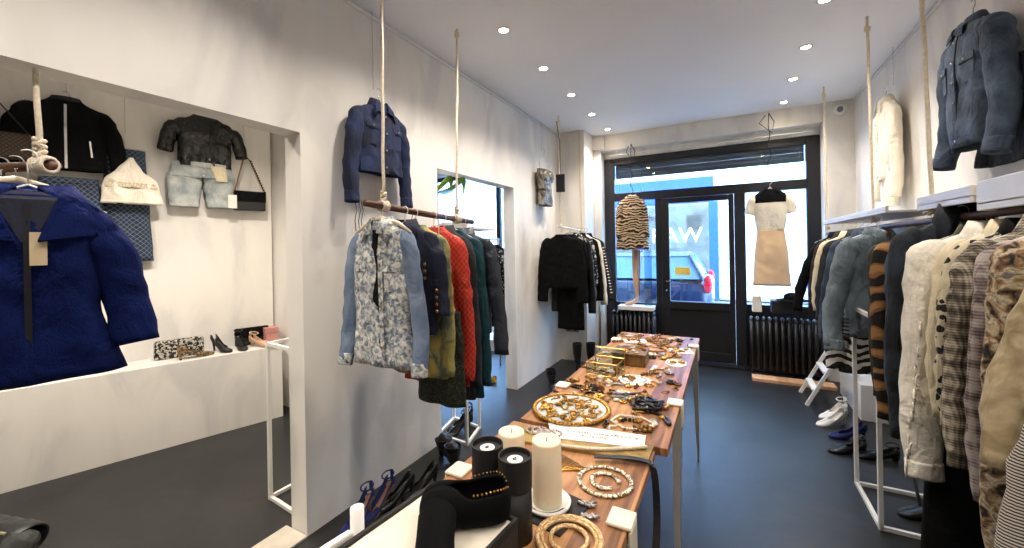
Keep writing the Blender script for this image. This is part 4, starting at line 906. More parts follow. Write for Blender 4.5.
# low black items under the near right garments
trousers('black_skirt', 'long black skirt hanging below the white distressed jacket', (RR, 2.12, .98), 0, BLK, L=.80, hw=.2, t=.05, skirt=True, seed=3., hw2=.23)
trousers('velvet_skirt', 'black tiger striped velvet skirt at the bottom right corner', (RR + .02, 1.62, .75), 0, mat('velvet_tiger', 'tiger', ((10, 10, 12), (40, 36, 34)), sc=8, stops=[0, .6]), L=.62, hw=.22, t=.06, skirt=True, seed=6., hw2=.24)
for x, y, z, lb in ((RR, 2.12, 1.0, 'long black skirt'), (RR + .02, 1.62, .77, 'striped velvet skirt')):
    b = B(); tube(b, [(-.15, 0, 0), (.15, 0, 0)], .005); tube(b, [(0, 0, 0), (0, 0, 1.72 - z)], .002)
    tag(obj('skirt_hanger', b, STEEL, loc=(x, y, z)), f'long clip hanger carrying the {lb}', 'hanger')
M_wh = mat('white_leather', cols=((226, 222, 212),), rough=.35)
shoe('white_sandal', 'white strappy heeled sandal on the floor right, nearer of the pair', (.74, 4.10, 0), -2.6, M_wh, heel=.08, strap=True, openf=.55)
shoe('white_sandal', 'white strappy heeled sandal on the floor right, farther of the pair', (.78, 4.28, 0), -2.5, M_wh, heel=.08, strap=True, openf=.55)
shoe('navy_pump', 'navy court shoe beyond the black sandals on the right floor', (.80, 3.88, 0), -2.8, M_nv, heel=.06)
shoe('black_sandal', 'black jewelled flat sandal on the right floor, left of the pair', (.74, 3.62, 0), -2.7, M_blk, heel=.03, openf=.6, strap=True, heelr=.015)
shoe('black_sandal', 'black jewelled flat sandal on the right floor, right of the pair', (.90, 3.60, 0), -2.9, M_blk, heel=.03, openf=.6, strap=True, heelr=.015)
shoe('white_pump', 'white shoe toe peeking out at the bottom edge on the right', (.84, 2.50, 0), -2.4, M_wh, heel=.05)
shoe('black_boot', 'black boot standing inside the right white frame rack', (.93, 2.95, 0), -2.8, M_blk, heel=.05, boot=.14, heelr=.018, cat='boot')
# white step ladder / folding stool by the far right
g = empty('step_stool', (.70, 4.60, 0), 0, 'white folding step stool on the floor below the zebra knit', 'stool')
for y0 in (-.10, .26):
    obj('leg', tube(B(), [(-.08, y0, 0), (.17, y0, .50)], .019, 4), STEEL, g); obj('leg', tube(B(), [(.40, y0 + .03, 0), (.20, y0 + .03, .50)], .015, 4), STEEL, g)
for z, x in ((.13, -.015), (.30, .07)): obj('rung', box(B(), x - .02, x + .03, -.09, .25, z, z + .022), STEEL, g)
obj('seat', box(B(), .12, .28, -.12, .30, .505, .53), STEEL, g, bev=.004)
tag(obj('white_crate', box(B(), .96, 1.17, 4.3, 5.0, 0, .30), STEEL, bev=.006), 'low white box on the floor behind the folding step stool', 'box')

# ================================================================== TABLES
TZ = .78
def table(label, x0, x1, y0, y1, z, clampy, legs, dx=0):
    g = empty('display_table', (x0, y0, 0), 0, label, 'table')
    obj('tabletop', box(B(), 0, x1 - x0, 0, y1 - y0, z - .03, z), WOOD, g, bev=.003)
    for sx in (0, 1):
        for cy, fy in zip(clampy, legs):
            X = 0 if sx == 0 else x1 - x0; s = -1 if sx == 0 else 1; yy = cy - y0; ff = fy - y0
            b = B(); w0, w1 = .035, .012     # tapered folded-steel leg
            vs = []
            for (cyy, zz, hw, dp) in ((yy, z - .031, w0, .038), (ff, 0, w1, .014)):
                xx = X + s * .004
                vs += [b.verts.new((xx, cyy - hw, zz)), b.verts.new((xx, cyy + hw, zz)), b.verts.new((xx - s * dp, cyy + hw, zz)), b.verts.new((xx - s * dp, cyy - hw, zz))]
            for k in range(4): b.faces.new((vs[k], vs[(k + 1) % 4], vs[4 + (k + 1) % 4], vs[4 + k]))
            b.faces.new(vs[:4]); b.faces.new(vs[4:][::-1])
            obj('leg', b, OLDSTEEL, g, bev=.002)
            b = B(); xs = sorted((X + s * .012, X - s * .055)); box(b, xs[0], xs[1], yy - .037, yy + .037, z + .0005, z + .012)
            xs = sorted((X + s * .012, X + s * .002)); box(b, xs[0], xs[1], yy - .037, yy + .037, z - .09, z + .0005)
            obj('clamp', b, mat('cream_clamp', cols=((226, 216, 196),), rough=.5), g, bev=.006)
    return g
table('far oiled oak table with tapered steel legs, covered in jewellery', -.775, -.195, 1.49, 3.35, TZ, (1.93, 3.05), (1.72, 3.04))
table('near oiled oak table under the candles, pushed against the far one', -.80, -.235, .25, 1.475, TZ - .008, (1.06, .45), (1.0, .42))
TN = TZ - .008
RD = random.Random(7)
def T_(px, py, z=TZ): v = at(px, py, z=z); return (v.x, v.y, v.z)
def ring_pts(r, n, ry=None, ph=0): return [((r) * math.cos(2 * PI * k / n + ph), (ry or r) * math.sin(2 * PI * k / n + ph), 0) for k in range(n)]
def beads(name, label, loc, pts, r, m, cat='necklace', group=None, zs=1., rz=0):
    b = B()
    for p in pts: ball(b, (p[0], p[1], r * zs), r, 1, 1, zs, 7, 5)
    o = obj(name, b, m, None, True, loc=loc, rz=rz); return tag(o, label, cat, group)
# golden round tray with brooches
tl = T_(571, 411)
g = empty('round_tray', tl, 0, 'round gold rimmed tray full of gold brooches on the far table', 'tray')
obj('tray_dish', lathe(B(), [(.14, 0), (.165, .012), (.16, .014), (.13, .006), (.001, .006)], 40), mat('pale_blue_enamel', cols=((190, 192, 190),), rough=.35), g, True)
b = B()
for k in range(60):
    a = 2 * PI * k / 60; ball(b, (.16 * math.cos(a), .16 * math.sin(a), .014), .011, 1, 1, .7, 6, 4)
obj('gold_rim', b, GOLD, g, True)
def brooch(kind, m):
    b = B()
    if kind == 0:
        tube(b, ring_pts(.011, 12), .0022, 6, closed=True); ball(b, (.011, 0, .003), .005)
    elif kind == 1:
        for k in range(6): a = k * PI / 3; ball(b, (.009 * math.cos(a), .009 * math.sin(a), .004), .0055, 1, 1, .7, 6, 4)
        ball(b, (0, 0, .006), .005)
    elif kind == 2:
        for k in range(5): ball(b, (-.016 + k * .008, .004 * math.sin(k * 1.6), .004), .0045, 1, 1, 1, 6, 4)
    elif kind == 3:
        ball(b, (0, 0, .004), .011, 1, .7, .4, 10, 6); tube(b, [(x * 1.15, y * .8, .004) for x, y, _ in ring_pts(.011, 12)], .0015, 5, closed=True)
    else:
        tube(b, [(-.02, 0, .003), (-.008, .008, .004), (.006, -.004, .004), (.02, .004, .003)], .0028, 6); ball(b, (.02, .004, .005), .006)
    return b
MET = [GOLD, SILVER, mat('antique_brass', cols=((130, 98, 52),), rough=.4, metal=.9), PEARL, BROWNBEAD, BLACKBEAD]
KN = ['hoop_earring', 'flower_brooch', 'bead_earring', 'cameo_brooch', 'pendant']
KC = ['earring', 'brooch', 'earring', 'brooch', 'pendant']
KA = ['round ring-shaped', 'flower-shaped', 'beaded', 'oval', 'drop-shaped']
CN = ['gold', 'silver', 'brass', 'pearly cream', 'brown', 'black']
protos = {}
def trinket(k, mi, loc, rz, sc, where):
    key = (k, mi)
    if key not in protos:
        o = obj(KN[k], brooch(k, MET[mi]), MET[mi], None, True); protos[key] = o
    else: o = protos[key].copy(); C.objects.link(o)
    o.location = loc; o.rotation_euler = (0, 0, rz); o.scale = (sc,) * 3
    tag(o, f'small {KA[k]} {CN[mi]} {KC[k]} {where}', KC[k], f'{CN[mi]} {KA[k]} {KC[k]}s {where}'); return o
for k in range(64):
    a = RD.uniform(0, 2 * PI); r = .135 * math.sqrt(RD.random())
    trinket(RD.choice([0, 1, 3, 4]), RD.choice([0, 0, 0, 2]), (tl[0] + r * math.cos(a), tl[1] + r * math.sin(a), tl[2] + .0075), RD.uniform(0, 6), 1.15, 'lying in the gold rimmed round tray')
# cards and papers
def card(label, cx, cy, w_, h_, rz, z=TZ, oct_=False, th=.002, m=PAPER, name='display_card', cat='card'):
    if oct_: pts = [(w_ * math.cos(PI / 8 + k * PI / 4) * 1.05, h_ * math.sin(PI / 8 + k * PI / 4) * 1.05) for k in range(8)]
    else: pts = [(-w_, -h_), (w_, -h_), (w_, h_), (-w_, h_)]
    return tag(obj(name, prism(B(), pts, .0003, th), m, None, loc=(cx, cy, z), rz=rz), label, cat)
c1 = T_(634, 380); card('white octagonal card under a silver chain, middle of the far table', c1[0], c1[1], .085, .085, .2, oct_=True)
c2 = T_(676, 363); card('white round-cornered card at the right edge of the far table', c2[0], c2[1], .06, .085, .1, oct_=True)
c3 = T_(681, 351); card('white card at the far right clamp holding gold brooches', c3[0], c3[1], .07, .07, .3)
c4 = T_(635, 341); card('white card at the far left corner of the far table', c4[0], c4[1], .08, .05, .4)
c5 = T_(622, 396); card('white card under the grey feathers on the far table', c5[0], c5[1], .05, .055, .5)
c6 = T_(653, 369); card('narrow white strip card on the far table', c6[0], c6[1], .012, .07, -.1)
def z2(c, dz=.0025): return (c[0], c[1], TZ + dz)
beads('chain_necklace', 'fine silver chain laid in a ring on the octagonal card', z2(c1), ring_pts(.062, 46, .055), .003, SILVER)
beads('chain_necklace', 'fine silver chain laid in a ring on the card by the right table edge', z2(c2), ring_pts(.048, 40, .062), .003, SILVER)
for c, n_, wh in ((c1, 3, 'on the octagonal card'), (c2, 2, 'on the card by the right table edge'), (c3, 9, 'on the far right card'), (c4, 5, 'on the far left card')):
    for k in range(n_):
        trinket(RD.choice([1, 3, 4]), RD.choice([0, 2, 0]), (c[0] + RD.uniform(-.03, .03) * (1 if n_ < 4 else 1.5), c[1] + RD.uniform(-.03, .03) * (.5 if n_ < 4 else 1.5), TZ + .0025), RD.uniform(0, 6), 1.5, wh)
# necklaces and bracelets of the far table
for px, py, rx, ry, r, m, lb, ct in (
 (651, 349.5, .10, .055, .005, GOLD, 'gold link necklace laid in an oval near the far end', 'necklace'),
 (661, 343.5, .055, .05, .005, BROWNBEAD, 'red-brown bead bracelet near the far end of the table', 'bracelet'),
 (666, 337.6, .085, .035, .005, GOLD, 'gold chain necklace at the far edge of the far table', 'necklace'),
 (628, 347.5, .06, .05, .005, PEARL, 'pale bead necklace in front of the far left card', 'necklace'),
 (650, 355, .06, .012, .004, GOLD, 'thin folded gold chain before the gold oval necklace', 'necklace'),
 (586, 389, .075, .022, .006, BLACKBEAD, 'dark stone bead bracelet left of the white cards', 'bracelet'),
 (649, 386, .022, .022, .0045, GOLD, 'gold coil ring beside the octagonal card', 'bracelet')):
    c = T_(px, py); beads('bead_necklace' if ct == 'necklace' else 'bead_bracelet', lb, c, ring_pts(rx, int(2 * PI * max(rx, ry) / (r * 2.1)), ry), r, m, ct)
c = T_(633, 424)
hexp = []
for k in range(6):
    a, d = k * PI / 3 + .3, (k + 1) * PI / 3 + .3
    for q in range(9): u = q / 9; hexp.append((.088 * (math.cos(a) * (1 - u) + math.cos(d) * u), .066 * (math.sin(a) * (1 - u) + math.sin(d) * u)))
beads('bead_necklace', 'cream angular bead necklace at the near edge of the far table', c, hexp, .0055, PEARL)
# loose chunky beads/rings
for px, py, kind, m, lb in ((600, 391, 0, BROWNBEAD, 'round brown ball of beads before the gold tray'), (601, 381, 0, PEARL, 'cream flower bead cluster in front of the glass box'), (617, 373, 0, MET[2], 'brown and cream bead ring stack beside the wooden box'), (609, 386, 0, PEARL, 'pale shell cluster between the glass box and octagonal card')):
    c = T_(px, py); b = B()
    for k in range(16):
        a = k * 2.4; r = .014 * math.sqrt(k / 16); ball(b, (r * math.cos(a), r * math.sin(a), .012 + .012 * math.cos(k)), .009, 1, 1, 1, 7, 5)
    tag(obj('bead_cluster', b, m, None, True, loc=c), lb, 'ornament')
# scattered small jewels over the free wood of the far table
avoid = [(tl[0], tl[1], .18), (c1[0], c1[1], .1), (c2[0], c2[1], .09), (c3[0], c3[1], .1), (c4[0], c4[1], .1), (-.53, 2.40, .17), (-.28, 1.93, .06), (-.72, 1.93, .06)]
cnt = 0
while cnt < 150:
    x, y = RD.uniform(-.75, -.23), RD.uniform(1.56, 3.28)
    if any((x - a) ** 2 + (y - d) ** 2 < r * r for a, d, r in avoid): continue
    wh = 'scattered on the far half of the far table' if y > 2.4 else 'scattered on the near half of the far table'
    trinket(RD.randrange(5), RD.choice([0, 0, 1, 2, 2, 3, 4, 5]), (x, y, TZ + .0004), RD.uniform(0, 6), RD.uniform(1.2, 2.2), wh); cnt += 1; avoid.append((x, y, .026))
# grey feathers on card, black lace cord bundle
g = empty('feather_earrings', (c5[0] + .03, c5[1] - .02, TZ + .004), .2, 'grey feather earrings spread on the near part of the far table', 'earring')
for k in range(6):
    a = -.5 + k * .45; dx_, dy_ = math.cos(a), math.sin(a) * .6; s = 1 if k % 2 else -1
    b = B(); ball(b, (s * .055 * dx_, s * .045 * dy_, .008), .05, .9, .22, .1, 12, 6); o = obj('feather', b, M_char if k % 2 else mat('grey_feather', cols=((120, 118, 114),), rough=.8), g, True); o.rotation_euler = (0, 0, a * .5)
c = T_(648, 409); b = B(); rd = random.Random(5)
for k in range(16):
    q = [(rd.uniform(-.06, .06), rd.uniform(-.06, .07), rd.uniform(.006, .03)) for _ in range(4)]; tube(b, spline(q, 12), .006, 5)
tube(b, spline([(.03, -.04, .006), (.09, -.08, .006), (.105, -.14, .006), (.08, -.10, .006)], 14), .007, 6)
tag(obj('cord_necklace', b, BLACKBEAD, None, True, loc=(c[0], c[1], TZ)), 'tangled black cord necklace beside the right clamp of the far table', 'necklace')
# wooden box with jewels, glass box
WB = mat('olive_wood', 'planks', ((70, 48, 26), (110, 80, 44), (140, 106, 62)), sc=6, rough=.5)
bx = (-.53, 2.50); g = empty('wooden_box', (bx[0], bx[1], TZ), .05, 'square wooden box with jewellery on its lid, left side of the far table', 'box')
obj('body', box(B(), -.095, .095, -.09, .09, 0, .062), WB, g, bev=.003); obj('lid', box(B(), -.1, .1, -.095, .095, .063, .075), WB, g, bev=.003)
for k in range(12): trinket(RD.choice([0, 1, 3]), RD.choice([0, 0, 2, 3]), (bx[0] + RD.uniform(-.08, .08), bx[1] + RD.uniform(-.07, .07), TZ + .0755), RD.uniform(0, 6), 1.2, 'on the lid of the wooden box')
gx = (-.615, 2.24); g = empty('glass_box', (gx[0], gx[1], TZ), -.05, 'brass framed glass box with open lid in front of the wooden box', 'box')
b = B(); W_, D_, H_ = .085, .075, .07; co = [(-W_, -D_), (W_, -D_), (W_, D_), (-W_, D_)]
for i in range(4):
    p, q = co[i], co[(i + 1) % 4]
    tube(b, [(*p, .003), (*q, .003)], .003, 6); tube(b, [(*p, H_), (*q, H_)], .003, 6); tube(b, [(*p, 0), (*p, H_)], .003, 6)
obj('brass_frame', b, GOLD, g)
b = B(); box(b, -W_, W_, -D_ - .001, -D_ + .001, .003, H_); box(b, -W_, W_, D_ - .001, D_ + .001, .003, H_); box(b, -W_ - .001, -W_ + .001, -D_, D_, .003, H_); box(b, W_ - .001, W_ + .001, -D_, D_, .003, H_); obj('glass_side', b, GL, g)
obj('glass_lid', box(B(), -W_, W_, D_ + .004, D_ + .007, H_, H_ + .05), GL, g); b = B(); tube(b, [(-W_, D_ + .005, H_), (-W_, D_ + .005, H_ + .05), (W_, D_ + .005, H_ + .05), (W_, D_ + .005, H_)], .003, 6); obj('lid_frame', b, GOLD, g)
for k in range(10): trinket(RD.choice([0, 1, 3, 4]), RD.choice([0, 2, 3]), (gx[0] + RD.uniform(-.06, .06), gx[1] + RD.uniform(-.05, .05), TZ + .002), RD.uniform(0, 6), 1.3, 'inside the brass framed glass box')
# --- near table
bd = T_(600, 440, TN)
b_ = T_(518, 427, TN), T_(657, 441, TN), T_(648, 464, TN), T_(520, 443, TN)
g = tag(obj('display_board', prism(B(), [(p[0], p[1]) for p in (b_[3], b_[2], (b_[1][0], min(1.485, b_[1][1])), (b_[0][0], min(1.485, b_[0][1])))], TN + .0005, TN + .011), mat('olive_gilt_board', 'mottle', ((116, 92, 40), (150, 122, 60), (176, 148, 84)), sc=9, rough=.5), None, bev=.002), 'olive gold board across the near table under the printed card', 'board')
q_ = [T_(548, 425, TN), T_(646, 439, TN), T_(644, 452, TN), T_(552, 441, TN)]
pc = obj('printed_card', prism(B(), [(p[0], p[1]) for p in (q_[3], q_[2], q_[1], q_[0])], TN + .0115, TN + .014), PAPER); tag(pc, 'long white printed card with small upside-down lettering on the gold board', 'card')
mid = Vector((sum(p[0] for p in q_) / 4, sum(p[1] for p in q_) / 4, TN + .0143)); dr_ = Vector((q_[2][0] - q_[3][0], q_[2][1] - q_[3][1])); an = math.atan2(dr_.y, dr_.x)
INK = mat('grey_ink', cols=((84, 78, 74),), rough=.8, bump=0)
text_mesh(pc, 'A Vintage Pearl Necklace', .026, INK, Matrix.Translation(mid + Vector((.02, .012, 0))) @ Matrix.Rotation(an + PI, 4, 'Z'), .0002)
text_mesh(pc, 'Pearl String', .02, INK, Matrix.Translation(mid + Vector((.0, -.02, 0))) @ Matrix.Rotation(an + PI, 4, 'Z'), .0002)
p1, p2 = Vector(T_(545, 447, TN)), Vector(T_(646, 452, TN)); pts = []
for k in range(44): u = k / 43; p = p1.lerp(p2, u); pts.append((p.x - p1.x + .0, p.y - p1.y - .035 * math.sin(u * PI) , 0))
beads('pearl_necklace', 'string of pearls curved along the front of the printed card', (p1.x, p1.y, TN + .012), pts, .0066, PEARL)
c = T_(541, 436, TN); b = B()
for k in range(5):
    r = .028; cx_ = -.04 + .02 * k
    for q in range(16): a = q * PI / 8; ball(b, (cx_ + r * math.cos(a), .01 * math.sin(k * 2) + r * .9 * math.sin(a), .006), .005, 1, 1, 1, 6, 4)
tag(obj('lace_necklace', b, mat('lilac_pearl', cols=((190, 176, 170),), rough=.4), None, True, loc=(c[0] + .01, c[1], TN + .0112)), 'looped pale lilac bead necklace at the left end of the gold board', 'necklace')
# fan of golden sticks
c = T_(564, 465, TN); b = B()
for k in range(13): tube(b, [(-.05 + k * .009, -.06 + k * .004, .004), (-.05 + k * .009 + .02, .055 - k * .004, .004)], .0022, 6)
tube(b, [(-.052, -.06, .003), (.06, -.012, .003)], .003); tag(obj('fan_brooch', b, GOLD, None, True, loc=(c[0], c[1], TN)), 'triangular gold ribbed collar necklace right of the tall candle', 'necklace')
# spiral necklace
c = T_(605, 482, TN); b = B()
def link_ring(b, r, n, w_, a0=0, a1=2 * PI, ry=1.):
    for k in range(n):
        a = a0 + (a1 - a0) * k / n; M_ = Matrix.Translation((r * math.cos(a), r * ry * math.sin(a), w_ * .55)) @ Matrix.Rotation(a, 4, 'Z') @ Matrix.Diagonal((1, 1.25, .6, 1))
        bmesh.ops.create_uvsphere(b, u_segments=7, v_segments=5, radius=w_, matrix=M_)
link_ring(b, .078, 34, .0085); link_ring(b, .040, 18, .0085, .4, 5.6)
tag(obj('crystal_necklace', b, mat('clear_crystal_gold', 'camo', ((236, 228, 206), (140, 118, 78)), sc=110, stops=[0, .52], rough=.2, metal=.4), None, True, loc=(c[0], c[1], TN)), 'chunky crystal necklace coiled in two rings on the near table', 'necklace')
for px, py, lb in ((587, 507, 'farther'), (589, 519, 'nearer')):
    c = T_(px, py, TN); b = B(); rd = random.Random(px)
    for k in range(18): ball(b, (-.02 + .0025 * k, rd.uniform(-.008, .008), .006 + rd.uniform(0, .004)), .006, 1.2, .8, .8, 6, 4)
    tag(obj('crystal_earring', b, SILVER, None, True, loc=(c[0], c[1], TN), rz=.5), f'{lb} of two silver cluster earrings beside the coiled crystal necklace', 'earring')
c = T_(569, 541, TN)
for k, (r, w_, lb) in enumerate(((.078, .007, 'outer wide woven gold choker at the bottom edge of the near table'), (.045, .006, 'inner woven gold bangle inside the wide choker'))):
    b = B(); tube(b, [(x, y, w_) for x, y, _ in ring_pts(r, 40)], w_, 8, closed=True)
    if k == 0: tube(b, [(x, y, w_) for x, y, _ in ring_pts(r - .011, 40)], w_ * .7, 8, closed=True)
    tag(obj('gold_bangle' if k else 'gold_choker', b, mat('woven_gold', 'tiger', ((190, 150, 96), (232, 200, 150)), sc=60, rough=.45, metal=.2), None, True, loc=(c[0], c[1], TN)), lb, 'bangle' if k else 'necklace')
# belt strap, hanging over the table edge
b = B(); P_ = [T_(594, 461, TN), T_(617, 462, TN), T_(640, 466, TN)]
path = spline([(P_[0][0], P_[0][1], TN + .016), (P_[1][0], P_[1][1], TN + .016), (-.26, P_[2][1] + .01, TN + .016), (-.222, P_[2][1], TN - .0), (-.205, P_[2][1] - .05, TN - .12), (-.20, P_[2][1] - .16, TN - .22), (-.205, P_[2][1] - .27, TN - .21)], 40)
vs, fs = [], []
for i, p in enumerate(path):
    p = Vector(p); q = Vector(path[min(39, i + 1)]) if i < 39 else p; o_ = Vector(path[max(0, i - 1)]); t = (q - o_).normalized(); s = t.cross(Vector((0, 0, 1))); s = (s.normalized() if s.length > .3 else Vector((0, 1, 0)))
    if i > 18: s = Vector((.2, -.1, 1)).cross(t).normalized() if False else Vector((1, 0, 0))
    s = s * .011; n_ = t.cross(s.normalized()).normalized() * .0018
    for v in (p - s - n_, p + s - n_, p + s + n_, p - s + n_): vs.append(tuple(v))
for i in range(39):
    for k in range(4): fs.append((i * 4 + k, i * 4 + (k + 1) % 4, i * 4 + 4 + (k + 1) % 4, i * 4 + 4 + k))
fs += [(0, 1, 2, 3), (159, 158, 157, 156)]
tag(obj('leather_belt', (vs, fs), LEATHER, None), 'black leather belt strap hanging in a loop off the right edge of the near table', 'belt')
# candles
CAN = mat('ivory_wax', cols=((240, 226, 196),), rough=.5, bump=.02, var=.02)
CAN.node_tree.nodes['Principled BSDF'].inputs['Subsurface Weight'].default_value = .2
def candle(label, x, y, z, r, h):
    g = empty('pillar_candle', (x, y, z), 0, label, 'candle')
    obj('wax', lathe(B(), [(r * .98, 0), (r, .005), (r, h - .006), (r * .96, h), (r * .7, h - .004), (.001, h - .006)], 32), CAN, g, True)
    obj('wick', tube(B(), [(0, 0, h - .006), (.002, 0, h + .006)], .0014, 6), BLACKF, g); return g
cx, cy = -.455, 1.03
tag(obj('slate_mat', prism(B(), [(-.10, -.07), (.065, -.10), (.10, .055), (-.06, .09)], 0.0005, .005), BLACKCARD, None, loc=(cx + .01, cy + .0, TN)), 'black slate square under the tall candle plate', 'mat')
g = empty('candle_plate', (cx, cy, TN + .0055), 0, 'white ceramic plate with dark script around the tall candle', 'plate')
obj('dish', lathe(B(), [(.05, 0), (.064, .004), (.066, .012), (.06, .012), (.05, .006), (.001, .006)], 36), STEEL, g, True)
b = B(); rd = random.Random(2)
for k in range(30):
    a = -2.5 + k * .075; tube(b, [(.051 * math.cos(a), .051 * math.sin(a), .0085), (.054 * math.cos(a + .03), .054 * math.sin(a + .03), .011 + rd.uniform(0, .002)), (.057 * math.cos(a + .05), .057 * math.sin(a + .05), .0125)], .0008, 4)
obj('script_marks', b, BLACKF, g)
candle('tall ivory pillar candle on the white script plate', cx, cy, TN + .0118, .041, .175)
candle('shorter ivory pillar candle behind the two black tubes', -.622, 1.13, TN, .042, .135)
def can(label, x, y, h, r=.041):
    g = empty('black_tube_box', (x, y, TN), 0, label, 'box')
    obj('body', lathe(B(), [(r, 0), (r, h * .62)], 32), BLACKCARD, g, True); obj('lid', lathe(B(), [(r * 1.03, h * .625), (r * 1.03, h), (r * .95, h), (r * .94, h - .012), (.001, h - .012)], 36), BLACKCARD, g, False)
    obj('label', lathe(B(), [(.02, h - .0115), (.0195, h - .010), (.001, h - .010)], 24), PAPER, g)
    b = B(); tube(b, [(-.004, -.004, h - .009), (.0, .006, h - .009), (.004, -.002, h - .009), (-.001, -.008, h - .009)], .0015, 5); obj('emblem', b, INK, g)
can('black cylindrical gift tube with round white label, left of the two', -.572, .905, .205); can('black cylindrical gift tube with round white label, right of the two', -.478, .885, .205)
# display case at the bottom
g = empty('display_case', (-.565, .60, TN), -.10, 'black sided display box with white top carrying the black boot', 'box')
obj('body', box(B(), -.13, .13, -.26, .195, 0, .115), BLACKCARD, g, bev=.004)
obj('rim', box(box(box(box(B(), -.13, -.122, -.26, .195, .116, .128), .122, .13, -.26, .195, .116, .128), -.122, .122, .187, .195, .116, .128), -.122, .122, -.26, -.252, .116, .128), BLACKCARD, g)
obj('white_liner', box(B(), -.121, .121, -.251, .186, .1155, .120), mat('warm_white_board', cols=((232, 222, 204),), rough=.7, bump=0), g)
# velvet boot lying on the display case
VEL = mat('black_velvet', cols=((5, 5, 6),), rough=.95, bump=.1, spec=.15)
vb = at(476, 503, z=.93)
g = empty('velvet_boot', (vb.x, vb.y, TN + .121), YAW + .16, 'black velvet ankle boot with beaded rim lying on the display box', 'boot')
rows = [(.075, .004, .03, .045, 0), (.070, .030, .010, .075, .5), (.055, .044, .002, .085, 1), (.03, .048, .0, .084, 1), (0, .047, .0, .080, 1), (-.025, .045, .0, .078, .8), (-.045, .045, .002, .080, .25), (-.07, .046, .004, .082, 0), (-.095, .044, .008, .078, 0), (-.112, .034, .016, .066, 0), (-.120, .010, .035, .045, 0)]
rows = spline(rows, 34); vs, fs = [], []; n = 22
for x, ww, zb, zt, op in rows:
    half = max(0, min(1, op)) * .85
    for k in range(n + 1):
        a = PI / 2 + half + (2 * PI - 2 * half) * k / n; vs.append((x, sgnp(math.cos(a), .8) * ww, (zb + zt) / 2 + sgnp(math.sin(a), .85) * (zt - zb) / 2))
for i in range(len(rows) - 1):
    for k in range(n): p = i * (n + 1) + k; fs.append((p, p + 1, p + n + 2, p + n + 1))
obj('shaft', (vs, fs), VEL, g, True, .006)
obj('foot', sleeve([(-.080, .02, .042, .037, .036), (-.083, -.04, .044, .036, .038), (-.086, -.11, .040, .035, .036), (-.088, -.18, .032, .036, .028), (-.09, -.24, .022, .026, .018), (-.09, -.262, .014, .006, .006)], 1., .0008, 22, 24), VEL, g, True, .004)
b = B(); m_ = [(rows[i][0], sgnp(math.cos(PI / 2 + max(0, min(1, rows[i][4])) * .85), .8) * rows[i][1], rows[i][3] - .004 * rows[i][4]) for i in range(3, 15)]
for x, y_, z in m_: ball(b, (x, -y_ , z), .0022, 1, 1, 1, 6, 4); ball(b, (x, y_, z), .0026, 1, 1, 1, 6, 4)
obj('beaded_rim', b, GOLD, g, True)
# white chair
pa, pb = at(357, 507, z=.74), at(300, 556, z=.70); ang = math.atan2(pb.y - pa.y, pb.x - pa.x)
g = empty('white_chair', (pa.x, pa.y, 0), ang, 'white folding chair at the bottom left of the near table', 'chair')
for x in (0, .40):
    obj('back_post', tube(B(), [(x, .0, 0), (x, 0, .45), (x, .0, .74)], [.014, .018, .02], 10), STEEL, g, True)
    obj('leg', tube(B(), [(x + (.03 if not x else -.03), -.36, 0), (x + (.03 if not x else -.03), -.04, .44)], .014, 8), STEEL, g, True)
obj('backrest', box(B(), .018, .382, -.012, .012, .60, .685), STEEL, g, bev=.008); obj('seat', box(B(), .02, .38, -.36, -.03, .445, .47), STEEL, g, bev=.008)
# things behind the second opening: clothes on a back rail
g = empty('back_room_rail', (-2.55, 3.6, 1.60), 0, 'white rail with printed clothes in the back room, seen through the doorway', 'clothes rail')
obj('rod', tube(B(), [(0, 0, 0), (0, .8, 0)], .012), STEEL, g, True)
for x in (0,):
    for y in (0.02, .78): obj('post', tube(B(), [(x, y, -1.6), (x, y, 0)], .012), STEEL, g, True)
for i, (y, m, lb, L_) in enumerate(((3.66, M_fl2, 'teal and green leaf print dress on the back room rail', 1.0), (3.82, M_teal, 'plain teal dress behind the leaf print in the back room', .9), (3.98, M_fl3, 'yellow and black print top on the back room rail', .7), (4.12, M_black2, 'black and white print dress on the back room rail', .9), (4.26, BLK, 'black dress last on the back room rail', 1.0))):
    top('printed_dress', lb, 'dress', (-2.55, y, 1.52), 0, m, L=L_, sw=.2, hw=.23, t=.035, slv=(.6, .05, 0), col=False, front=None, seed=70. + i)

# ================================================================== OUTSIDE
road = struct('ground_street', box(B(), -16, 16, 5.76, 16, -.2, -.06), mat('grey_street', cols=((150, 150, 150),), rough=.8))
STONE = mat('pale_stone_blocks', 'blocks', ((236, 232, 224), (222, 218, 210), (170, 166, 160)), sc=1., rough=.8, bump=.05)
FYB = 12.0
bl = empty('street_building', (0, FYB, 0), 0, 'pale stone building across the street with a blue shop front', 'building')
b = B(); box(b, -14, -3.6, 0, .5, 0, 9); box(b, -3.6, -.3, 0, .5, 3.3, 9); box(b, -.05, 10, 0, .5, 0, 9); box(b, -.3, -.05, .1, .5, 0, 9); obj('facade', b, STONE, bl)
BLU = mat('cobalt_blue_paint', cols=((28, 72, 226),), rough=.4, bump=0)
b = B(); box(b, -3.6, -.3, -.06, .1, 2.62, 3.3); box(b, -.42, -.2, -.06, .1, 0, 2.62); box(b, -3.7, -3.45, -.06, .1, 0, 2.62); box(b, -3.45, -.42, -.06, .1, 0, .5); box(b, -2.3, -2.15, -.05, .1, .5, 2.62); obj('shop_front', b, BLU, bl)
b = B(); box(b, -3.45, -.42, 1.6, 1.7, 0, 3.2); obj('shop_interior', b, mat('warm_interior', 'mottle', ((150, 116, 84), (180, 150, 116), (196, 176, 150)), sc=1.5), bl)
